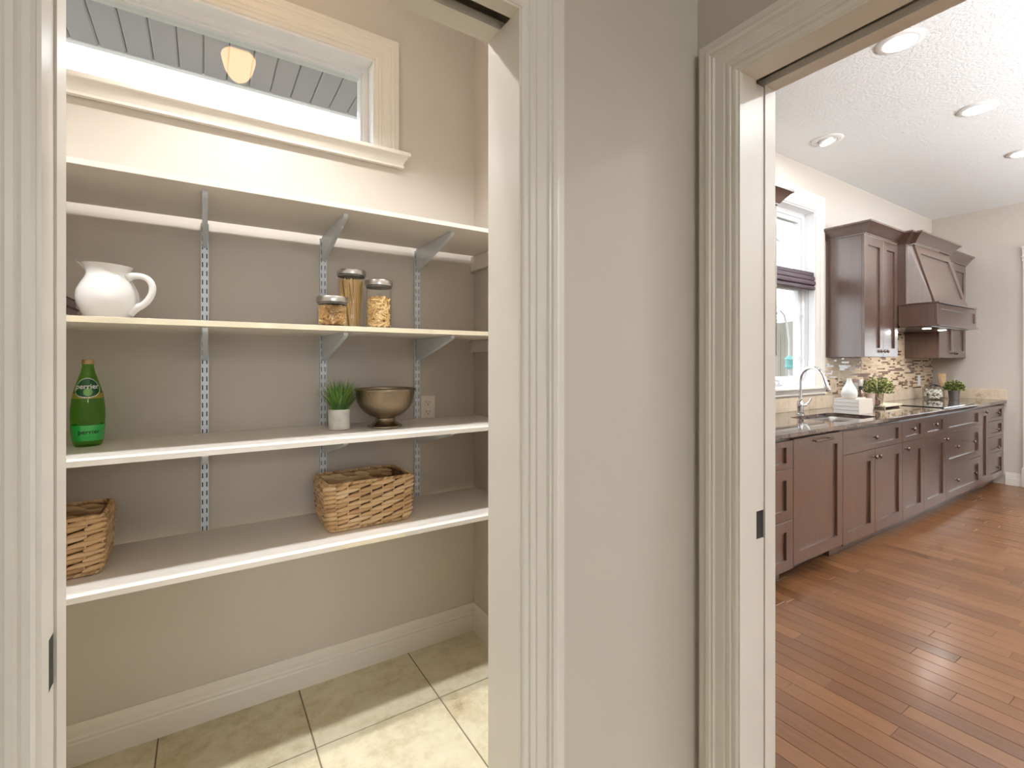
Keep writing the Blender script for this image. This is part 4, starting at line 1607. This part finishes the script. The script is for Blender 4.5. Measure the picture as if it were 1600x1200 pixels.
def slab(bm, z):
    ov = [bm.verts.new((x, y, z)) for x, y in outl]
    hv = [bm.verts.new((x, y, z)) for x, y in hole]
    es = [bm.edges.new((vs[i], vs[(i + 1) % len(vs)])) for vs in (ov, hv) for i in range(len(vs))]
    bmesh.ops.triangle_fill(bm, edges=es, use_beauty=True, normal=(0, 0, 1))
    return ov, hv


o1, h1 = slab(bm, CZ)
o2, h2 = slab(bm, UB)
for a, b in ((o1, o2), (h1, h2)):
    for i in range(len(a)):
        j = (i + 1) % len(a)
        bm.faces.new((a[i], a[j], b[j], b[i]))
mb = MB()
mb.add_bm(bm)
mb.rings([[(X0c, YC + .002, UB), (X0c, YC + .0005, UB + .002), (X0c, YC, UB + .006), (X0c, YC, CZ - .005), (X0c, YC + .0006, CZ - .002), (X0c, YC + .002, CZ)],
          [(X1c, YC + .002, UB), (X1c, YC + .0005, UB + .002), (X1c, YC, UB + .006), (X1c, YC, CZ - .005), (X1c, YC + .0006, CZ - .002), (X1c, YC + .002, CZ)]])
tag(mb.build('worktop', GRAN), 'dark polished granite worktop running along the base cabinets', 'worktop')
# sink
r = thing('sink', 'undermount stainless steel sink in the granite worktop', 'sink', (4.0, 1.73, UB - .19))
rg = []
for dz, ins, rd in ((0, -.014, .085), (0, -.002, .075), (-.01, .000, .075), (-.16, .006, .07), (-.182, .020, .065), (-.186, .05, .05)):
    rg.append([(x, y, UB - .0006 + dz) for x, y in rrect(SKX0 + ins, SKX1 - ins, SKY0 + ins, SKY1 - ins, rd)])
MB().rings(rg, True, False, True).build('basin', STEEL, r, smooth=40)
MB().lathe([(.04, 0), (.04, .002), (.03, .001), (.002, -.001)], 4.0, 1.80, UB - .186, 20).build('drain', CHROME, r, smooth=40)
# faucet
fx_, fy_ = 3.965, 1.958
r = thing('faucet', 'chrome gooseneck kitchen faucet with pull-down spout', 'faucet', (fx_, fy_, CZ))
MB().lathe([(.030, 0.0003), (.030, .008), (.024, .012), (.023, .06), (.026, .065), (.026, .085), (.020, .095), (.016, .115)], fx_, fy_, CZ, 24).build('base', CHROME, r, smooth=40)
arc = [(fx_, fy_, CZ + .11), (fx_, fy_, CZ + .26)]
dv = Vector((-.07, -.235, 0)).normalized()
for i in range(0, 13):
    a = PI - i / 12 * R_(165)
    q = .105 + .105 * math.cos(a)
    arc.append((fx_ + dv.x * q, fy_ + dv.y * q, CZ + .268 + .105 * math.sin(a)))
MB().tube(arc, .0125, 14).build('spout', CHROME, r, smooth=60)
e1 = Vector(arc[-1])
e0 = Vector(arc[-2])
dd = (e1 - e0).normalized()
MB().tube([e1 - dd * .005, e1 + dd * .02, e1 + dd * .05, e1 + dd * .10, e1 + dd * .105], [.0135, .0145, .016, .021, .017], 16).build('spray_head', CHROME, r, smooth=60)
hl = MB().tube([(fx_ + .02, fy_ - .01, CZ + .075), (fx_ + .045, fy_ - .02, CZ + .078)], .013, 12)
hl.tube([(fx_ + .045, fy_ - .02, CZ + .078), (fx_ + .06, fy_ - .035, CZ + .095), (fx_ + .072, fy_ - .05, CZ + .13)], [.009, .007, .006], 10)
hl.build('lever', CHROME, r, smooth=50)
MB().tube([(fx_ - .018, fy_ - .012, CZ + .115), (fx_ - .03, fy_ - .03, CZ + .13)], [.008, .005], 8).build('side_button', CHROME, r, smooth=50)
# cooktop
r = thing('cooktop', 'black glass cooktop set on the granite worktop', 'cooktop', (6.03, 1.765, CZ))
MB().box(5.60, 6.47, 1.53, 2.0, CZ + .0004, CZ + .007, .002).build('glass_top', BLACKG, r)
for x_, y_, q in ((5.82, 1.66, .09), (5.82, 1.89, .075), (6.25, 1.66, .075), (6.25, 1.88, .10)):
    MB().lathe([(q, .0071), (q, .0073), (q - .003, .0073), (q - .003, .0071)], x_, y_, CZ, 36, False, False).build('cooking_zone', COVERG, r)

# ------------------------------------------------------------------ backsplash
r = sroot('trim_13', (5, YB, CZ))
ltx = [2.42, 2.73, 3.18, 3.63, 4.079, 4.53, 4.98, 5.43, 5.88, 6.33, 6.78, XK - .012]
for a, b in zip(ltx, ltx[1:]):
    z1 = 1.030
    MB().box(a + .001, b - .001, YB - .012, YB - .0005, CZ + .0008, 1.030, .001).build('tile', LIME, r)
for a, b in ((YC + .001, 1.79), (1.791, YB - .0125)):
    MB().box(XK - .012, XK - .0005, a, b, CZ + .0008, 1.030, .001).build('tile', LIME, r)
mz = MB()
rm = random.Random(17)


def mosaic(x0, x1, z0, z1):
    mz.cur = 5
    mz.box(x0, x1, YB - .005, YB - .0008, z0, z1)
    rh, gr = .0150, .0018
    z = z0 + gr
    while z + rh <= z1 + .001:
        x = x0 - rm.random() * .1
        while x < x1:
            if rm.random() < .36:
                mz.cur = 0 if rm.random() < .8 else 1
                l = rm.choice((.024, .05, .05, .10, .15))
            else:
                mz.cur = rm.choice((2, 3, 4, 4, 2))
                l = rm.choice((.05, .075, .10, .15, .15))
            a, b = max(x0, x) + gr / 2, min(x1, x + l) - gr / 2
            if b - a > .004:
                p = rm.uniform(.0078, .0092)
                mz.box(a, b, YB - p, YB - .0045, z, z + rh)
            x += l
        z += rh + gr


mosaic(4.70, 5.43, 1.0315, 1.3715)
mosaic(5.432, 6.498, 1.0315, 1.66)
mosaic(6.50, XK - .001, 1.0315, 1.3715)
ms = mz.build('mosaic_tiles', MOS, r)
ms['kind'] = 'stuff'
ms['label'] = 'linear mosaic of brown glass and cream stone strips'
r = thing('switch_plate', 'limestone-coloured double switch plate beside the kitchen window', 'switch', (4.847, YB, 1.11))
MB().box(4.787, 4.907, YB - .018, YB - .0125, 1.052, 1.168, .002).build('cover_plate', LIME, r)
MB().box(4.815, 4.840, YB - .021, YB - .018, 1.085, 1.135, .001).build('rocker', LIME, r)
MB().box(4.857, 4.882, YB - .021, YB - .018, 1.085, 1.135, .001).build('rocker', LIME, r)
r = thing('outlet_plate', 'white outlet plate on the mosaic left of the glass apothecary jar', 'outlet', (6.90, YB, 1.12))
MB().box(6.865, 6.935, YB - .016, YB - .0098, 1.064, 1.180, .002).build('cover_plate', VINYL, r)
MB().box(6.883, 6.917, YB - .018, YB - .016, 1.085, 1.160, .001).build('receptacle', VINYL, r)

# ================================================================== upper cabinets, crown, hood
YU = 1.8145
UZ0, UZ1 = 1.3745, 2.424
CRN = [(0, 0), (.008, 0), (.010, .010), (.016, .016), (.034, .040), (.060, .070), (.072, .078), (.078, .082), (.078, .096), (0, .096)]


def crown_part(path, i0, i1, parent):
    """mitred crown along the whole path; only the run from point i0 to i1 is built, so that neighbours meet in true mitres"""
    mb = MB()
    rs_ = []
    m = len(path)
    for i in range(i0, i1 + 1):
        p = path[i]

        def nrm(a, b):
            d = Vector((b[0] - a[0], b[1] - a[1])).normalized()
            return Vector((d.y, -d.x))
        if 0 < i < m - 1:
            n1, n2 = nrm(path[i - 1], p), nrm(p, path[i + 1])
            q = (n1 + n2).normalized()
            q = q / max(.2, q.dot(n1))
        else:
            q = nrm(p, path[1]) if i == 0 else nrm(path[-2], p)
        rs_.append([(p[0] + q.x * w, p[1] + q.y * w, UZ1 - .002 + z) for w, z in CRN])
    mb.rings(rs_)
    return mb.build('crown_moulding', CAB, parent, smooth=25)


HX, HR = 5.432, 6.498        # hood sides
CL = 4.735
path = [(CL, YB - .001), (CL, YU), (HX, YU), (HX, 1.755), (HX + .075, 1.755), (HX + .075, 1.712), (HR - .075, 1.712), (HR - .075, 1.755), (HR, 1.755), (HR, YU), (XK - .001, YU)]
# wall cabinet left of the hood
r = thing('wall_cabinet', 'brown two-door wall cabinet between the window and the range hood', 'cabinet', (5.08, 1.97, UZ0), 'kitchen wall cabinets')
MB().box(CL, HX - .002, YU + .0225, YB - .001, UZ0, UZ1).build('carcass', CAB, r)
mid = 5.112
for a, b, kx in ((CL, mid, mid - .032), (mid, HX - .002, mid + .032)):
    front('door', a, b, UZ0, UZ1 - .004, r, [(kx, UZ0 + .052)], YU)
crown_part(path, 0, 2, r)
MB().box(CL + .01, HX - .012, YU + .02, YB - .002, UZ1 + .0005, UZ1 + .006).build('top_panel', CAB, r)
# wall cabinet right of the hood
r = thing('wall_cabinet', 'brown two-door wall cabinet right of the range hood, against the far wall', 'cabinet', (6.92, 1.97, UZ0), 'kitchen wall cabinets')
MB().box(HR + .002, XK - .002, YU + .0225, YB - .0095, UZ0, UZ1).build('carcass', CAB, r)
mid = 6.925
for a, b, kx in ((HR + .002, mid, mid - .032), (mid, XK - .002, mid + .032)):
    front('door', a, b, UZ0, UZ1 - .004, r, [(kx, UZ0 + .052)], YU)
crown_part(path, 9, 10, r)
# wall cabinet left of the window (only its crown corner shows)
r = thing('wall_cabinet', 'brown wall cabinet left of the kitchen window, only its crown corner showing', 'cabinet', (3.0, 1.97, UZ0), 'kitchen wall cabinets')
MB().box(2.60, 3.362, YU + .0225, YB - .001, UZ0, UZ1).build('carcass', CAB, r)
for a, b, kx in ((2.60, 2.98, 2.948), (2.98, 3.362, 3.012)):
    front('door', a, b, UZ0, UZ1 - .004, r, [(kx, UZ0 + .052)], YU)
crown_part([(2.60, YU), (3.362, YU), (3.362, YB - .001)], 0, 2, r)

# range hood: column, sloped panel, apron box with lights
r = thing('range_hood', 'brown wooden range hood with sloped panel and boxed apron', 'range hood', (5.965, 1.8, 1.66))
AZ0, AZ1, YA = 1.664, 1.852, 1.527
MB().box(HX, HR, 1.755, YB - .0095, AZ1 + .002, UZ1).build('column', CAB, r)
s0, s1 = AZ1 + .014, UZ1 - .004
mb = MB()
mb.rings([[(HX + .008, 1.7545, s0), (HR - .008, 1.7545, s0), (HR - .082, 1.580, s0), (HX + .082, 1.580, s0)], [(HX + .036, 1.7545, s1), (HR - .036, 1.7545, s1), (HR - .082, 1.732, s1), (HX + .082, 1.732, s1)]])
mb.build('sloped_sides', CAB, r)
# framed sloped front
vb, vt = Vector((0, 1.566, s0)), Vector((0, 1.718, s1))
sl_ = (vt - vb)
Ls = sl_.length
sl_ = sl_.normalized()
nn = Vector((0, -sl_.z, sl_.y))
xa, xb = HX + .078, HR - .078
fn = lambda x, v, t: Vector((x, 0, 0)) + vb + sl_ * v - nn * t
rail = .085
o_ = [(xa, 0), (xb, 0), (xb, Ls), (xa, Ls)]
i_ = [(xa + rail, rail), (xb - rail, rail), (xb - rail, Ls - rail), (xa + rail, Ls - rail)]
MB().rings([[fn(a, b, .018) for a, b in o_], [fn(a, b, 0) for a, b in o_], [fn(a, b, 0) for a, b in i_], [fn(a, b, .013) for a, b in i_]]).build('sloped_panel', CAB, r)
# apron
MB().box(HX, HR, YA + .020, YA + .040, AZ0, AZ1).box(HX, HX + .02, YA + .04, 1.81, AZ0, AZ1).box(HR - .02, HR, YA + .04, 1.81, AZ0, AZ1).box(HX + .02, HR - .02, 1.79, 1.81, AZ0 + .03, AZ1).box(HX, HR, YA + .02, 1.754, AZ1, AZ1 + .0015).build('apron_box', CAB, r)
shaker(MB(), HX, HR, AZ0 + .002, AZ1 - .002, YA, .045, .019, .010).build('apron_panel', CAB, r, smooth=20)
mb = MB().box(HX - .008, HR + .008, YA - .012, YA + .04, AZ1 + .002, AZ1 + .013, .002).box(HX - .008, HX + .03, YA + .04, 1.80, AZ1 + .002, AZ1 + .013, .002).box(HR - .03, HR + .008, YA + .04, 1.80, AZ1 + .002, AZ1 + .013, .002)
mb.build('apron_top_trim', CAB, r)
mb = MB().box(HX - .010, HR + .010, YA - .014, YA + .05, AZ0 - .012, AZ0 - .0005, .002).box(HX - .01, HX + .03, YA + .05, 1.80, AZ0 - .012, AZ0 - .0005, .002).box(HR - .03, HR + .01, YA + .05, 1.80, AZ0 - .012, AZ0 - .0005, .002)
mb.build('apron_bottom_trim', CAB, r)
ins = MB().box(HX + .031, HR - .031, YA + .052, YB - .012, AZ0 - .018, AZ0 + .02, .003).build('steel_insert', LENSG, r)
for lx_ in (HX + .33, HR - .33):
    MB().lathe([(.034, 0), (.030, -.004), (.004, -.005)], lx_, 1.70, AZ0 - .0185, 20).build('hood_lamp', BULB, ins)
    l = lamp('light', 'AREA', (lx_ - 5.965, 1.70 - 1.8, -.03), 3.0, WARM, shape='DISK', size=.06)
    l.parent = r
crown_part(path, 2, 9, r)

# woven blind gathered across the middle of the kitchen window
r = thing('window_blind', 'dark purple-brown woven blind gathered across the middle of the kitchen window', 'blind', (4.05, YB + .02, 2.0))
bx0, bx1 = VX0 + .016, VX1 - .016
MB().box(bx0, bx1, YB + .002, YB + .05, 2.085, 2.118, .004).build('head_rail', BLIND, r)
mb = MB()
fp = [(.012, 2.085), (-.004, 2.080), (-.008, 2.062), (-.006, 2.048), (.002, 2.044), (-.010, 2.038), (-.014, 2.020), (-.010, 2.006), (.004, 2.000), (-.008, 1.990), (-.010, 1.970), (-.004, 1.962), (.03, 1.965), (.03, 2.085)]
mb.rings([[(bx0, YB + a, b) for a, b in fp], [(bx1, YB + a, b) for a, b in fp]])
mb.build('folded_shade', BLIND, r, smooth=40)
cdp = smooth_pts([(4.47, YB + .02, 1.965), (4.468, YB + .022, 1.6), (4.465, YB + .02, 1.36), (4.44, YB + .02, 1.24), (4.38, YB + .03, 1.16), (4.30, YB + .04, 1.135)])
MB().tube(cdp, .0022, 6).build('pull_cord', CORD, r)

# ================================================================== counter items
def leafy(cx, cy, z0, w, h, n, seed, parent, stems=26):
    rr = random.Random(seed)
    for nm, m, cnt in (('foliage', BOXW, n), ('light_foliage', BOXL, int(n * .75))):
        mb = MB()
        for i in range(cnt):
            a = rr.random() * 2 * PI
            u = rr.random()
            q = w / 2 * math.sqrt(rr.random())
            zz = z0 + h * (.1 + .9 * u) * math.sqrt(max(.05, 1 - (q / (w / 2)) ** 2 * .75))
            c = Vector((cx + q * math.cos(a), cy + q * math.sin(a), zz))
            d = Vector((math.cos(a) + rr.uniform(-.6, .6), math.sin(a) + rr.uniform(-.6, .6), rr.uniform(-.1, 1.0))).normalized()
            s = d.cross(Vector((rr.uniform(-1, 1), rr.uniform(-1, 1), rr.uniform(.2, 1)))).normalized()
            L, ww = rr.uniform(.018, .028), rr.uniform(.0055, .008)
            u_ = d.cross(s) * .002
            b = len(mb.v)
            mb.v += [tuple(c), tuple(c + d * L * .45 + s * ww + u_), tuple(c + d * L), tuple(c + d * L * .45 - s * ww + u_)]
            mb.face((b, b + 1, b + 2, b + 3))
        o = mb.build(nm, m, parent)
        o['kind'] = 'stuff'
    mb = MB()
    for i in range(stems):
        a = rr.random() * 2 * PI
        q = w * .36 * math.sqrt(rr.random())
        mb.tube([(cx + q * .3 * math.cos(a), cy + q * .3 * math.sin(a), z0 - .02), (cx + q * math.cos(a), cy + q * math.sin(a), z0 + h * .7)], .0014, 4)
    mb.build('stems', BOXW, parent)


# four books
bkx0, bky0 = 4.335, 1.700
zb = CZ + .0006
for i, (w_, d_, h_) in enumerate(((.250, .185, .030), (.262, .190, .031), (.250, .185, .028), (.245, .182, .028))):
    r = thing('book', ['white book at the bottom of the stack beside the sink', 'white book with cream spine, second from the bottom beside the sink', 'white book second from the top of the stack beside the sink',
                       'white book topmost of the stack beside the sink, under the pear vase'][i], 'book', (bkx0 + w_ / 2, bky0 + d_ / 2, zb), 'books stacked beside the sink')
    x1_, y1_ = bkx0 + w_, bky0 + d_
    MB().box(bkx0, x1_, bky0, y1_, zb, zb + .0028).box(bkx0, x1_, bky0, y1_, zb + h_ - .0028, zb + h_).box(bkx0, x1_, bky0, bky0 + .0028, zb + .0028, zb + h_ - .0028).build('cover', COVER if i == 1 else COVER, r)
    MB().box(bkx0 + .0012, x1_ - .005, bky0 + .0029, y1_ - .005, zb + .0029, zb + h_ - .0029).build('pages', PAPER, r)
    zb += h_ + .0004
ztop = zb
# pear-shaped vase
vx, vy = 4.405, 1.795
r = thing('pear_vase', 'white textured pear-shaped vase standing on the stack of books', 'vase', (vx, vy, ztop))
MB().lathe([(.030, .0004), (.044, .004), (.054, .020), (.0575, .040), (.055, .060), (.046, .082), (.034, .102), (.024, .122), (.018, .142), (.016, .155), (.017, .162), (.013, .163), (.012, .150)], vx, vy, ztop, 36).build('body', PEARV, r, smooth=50)
MB().lathe([(.0165, 0), (.0178, .003), (.0165, .006)], vx, vy, ztop + .150, 24, False, False).build('neck_ring', PEARV, r, smooth=50)
# amber bottle
ax, ay = 4.945, 1.925
r = thing('dispenser_bottle', 'small amber bottle with cream label and silver top behind the books', 'bottle', (ax, ay, CZ))
MB().lathe([(.030, .0005), (.034, .004), (.034, .135), (.028, .152), (.014, .165), (.013, .175)], ax, ay, CZ, 28).build('bottle_body', AMBER, r, smooth=40)
MB().lathe([(.0345, .04), (.0345, .105)], ax, ay, CZ, 28, False, False).build('paper_label', COVER, r, smooth=40)
MB().lathe([(.016, .172), (.016, .198), (.012, .2)], ax, ay, CZ, 20).build('collar', BLACKM, r, smooth=40)
MB().lathe([(.015, .2), (.016, .205), (.016, .252), (.014, .257), (.002, .258)], ax, ay, CZ, 20).build('cap', STEEL, r, smooth=40)
# creamer jug
jx, jy = 5.09, 2.045
r = thing('creamer_jug', 'small white jug with copper-brown rim behind the pear vase', 'jug', (jx, jy, CZ))
MB().lathe([(.030, .0005), (.045, .01), (.052, .05), (.050, .11), (.042, .16), (.040, .240), (.037, .240), (.037, .165), (.046, .10), (.04, .02), (.002, .012)], jx, jy, CZ, 28).build('body', CERAM, r, smooth=50)
MB().lathe([(.0405, .225), (.0435, .235), (.0435, .257), (.039, .260), (.0365, .241)], jx, jy, CZ, 28, False, False).build('rim_band', COPPER, r, smooth=50)
MB().tube(smooth_pts([(jx + .045, jy - .01, CZ + .06), (jx + .075, jy - .02, CZ + .07), (jx + .088, jy - .022, CZ + .12), (jx + .072, jy - .018, CZ + .17), (jx + .04, jy - .01, CZ + .185)]), .0065, 8).build('handle', COPPER, r, smooth=50)
# copper cup
qx, qy = 5.030, 1.885
r = thing('cup', 'small copper-pink cup between the amber bottle and the gold pot', 'cup', (qx, qy, CZ))
MB().lathe([(.022, .0005), (.030, .006), (.036, .05), (.037, .085), (.037, .135), (.034, .135), (.034, .08), (.030, .03), (.002, .02)], qx, qy, CZ, 28).build('body', COPPER, r, smooth=50)
MB().tube(smooth_pts([(qx + .012, qy - .034, CZ + .03), (qx + .02, qy - .065, CZ + .035), (qx + .02, qy - .068, CZ + .075), (qx + .012, qy - .036, CZ + .10)]), .007, 8).build('handle', KNOB, r, smooth=50)
# wooden riser with potted shrub
r = thing('serving_board', 'whitewashed wooden board under the gold pot plant', 'board', (5.24, 1.89, CZ))
MB().box(5.085, 5.46, 1.79, 1.975, CZ + .014, CZ + .030, .002).build('board', WOODW, r)
MB().box(5.10, 5.12, 1.80, 1.975, CZ + .0005, CZ + .0138).build('foot', WOODW, r)
MB().box(5.42, 5.44, 1.80, 1.975, CZ + .0005, CZ + .0138).build('foot', WOODW, r)
zz = CZ + .0305
cx_, cy_ = 5.140, 1.865
r = thing('potted_shrub', 'leafy green plant in a shiny gold pot beside the books', 'plant', (cx_, cy_, zz))
MB().lathe([(.034, 0), (.036, .002), (.043, .098), (.044, .10), (.041, .10), (.040, .09), (.002, .088)], cx_, cy_, zz, 32).build('pot', GOLDP, r, smooth=40)
leafy(cx_, cy_, zz + .09, .205, .165, 420, 8, r)
# apothecary jar of pods
cx_, cy_ = 6.75, 1.935
r = thing('apothecary_jar', 'round lidded glass jar of cream pods behind the cooktop', 'jar', (cx_, cy_, CZ))
MB().lathe([(.075, .0005), (.088, .004), (.092, .02), (.092, .125), (.080, .140), (.076, .145), (.073, .145), (.077, .138), (.089, .122), (.089, .022), (.08, .01), (.002, .008)], cx_, cy_, CZ, 40).build('glass', GLASS, r, smooth=40)
MB().lathe([(.078, .1455), (.078, .150), (.05, .162), (.022, .170), (.012, .176), (.010, .184), (.018, .194), (.019, .204), (.010, .212), (.008, .218), (.012, .226), (.009, .234), (.002, .238)], cx_, cy_, CZ, 32).build('lid', GLASSL, r, smooth=50)
rp_ = random.Random(9)
mb = MB()
for cnt, k_ in ((170, 1.0), (22, .7)):
    mb.cur = 0 if k_ == 1 else 1
    for i in range(cnt):
        a, q = rp_.random() * 2 * PI, .075 * (rp_.random() ** .3)
        c = Vector((cx_ + q * math.cos(a), cy_ + q * math.sin(a), CZ + .022 + rp_.random() * .088))
        d = Vector((rp_.uniform(-1, 1), rp_.uniform(-1, 1), rp_.uniform(-.5, .5))).normalized() * .012
        mb.tube([c - d, c - d * .5, c + d * .5, c + d], [.003, .0095 * k_, .0095 * k_, .003], 7)
tag(mb.build('seed_pods', [PODS, PODD], smooth=60), 'cream and dark seed pods filling the round apothecary jar', 'pods', None, 'stuff')
# galvanised pot plant
cx_, cy_ = 7.03, 1.835
r = thing('potted_shrub', 'yellow-green bushy plant in a galvanised bucket at the far counter end', 'plant', (cx_, cy_, CZ))
MB().lathe([(.040, .0005), (.042, .003), (.052, .098), (.054, .10), (.050, .10), (.049, .09), (.002, .088)], cx_, cy_, CZ, 32).build('pot', GALV, r, smooth=40)
leafy(cx_, cy_, CZ + .09, .155, .12, 380, 12, r)
# utensil crock
cx_, cy_ = 7.225, 1.985
r = thing('utensil_crock', 'beige crock holding wooden utensils in the counter corner', 'crock', (cx_, cy_, CZ))
MB().lathe([(.05, .0005), (.053, .004), (.053, .14), (.05, .143), (.048, .14), (.048, .012), (.002, .01)], cx_, cy_, CZ, 32).build('body', LIME, r, smooth=40)
ul = ['narrow wooden spatula leaning left in the crock', 'wide wooden turner in the crock, second from the left', 'wooden spoon-like paddle in the crock, second from the right', 'square-ended wooden paddle rightmost in the crock']
for i, (tx, ty, w_, hh) in enumerate(((-.105, -.01, .012, .275), (-.045, .02, .022, .285), (-.005, -.01, .024, .28), (.04, .01, .024, .27))):
    b_ = Vector((cx_ + tx * .18, cy_ + ty * .3, CZ + .016))
    t_ = Vector((cx_ + tx, cy_ + ty, CZ + hh))
    d_ = (t_ - b_)
    sx_ = Vector((.85, -.5, 0)).normalized()
    up_ = d_.normalized()
    th_ = sx_.cross(up_).normalized() * .003
    mb = MB()
    rs_ = []
    for f_, ww in ((0, .006), (.55, .006), (.66, w_ * .8), (.72, w_), (.97, w_), (1.0, w_ * .8)):
        c = b_ + d_ * f_
        rs_.append([c - sx_ * ww - th_, c + sx_ * ww - th_, c + sx_ * ww + th_, c - sx_ * ww + th_])
    tag(mb.rings(rs_).build('wooden_utensil', WOODL), ul[i], 'utensil', 'wooden utensils in the crock')
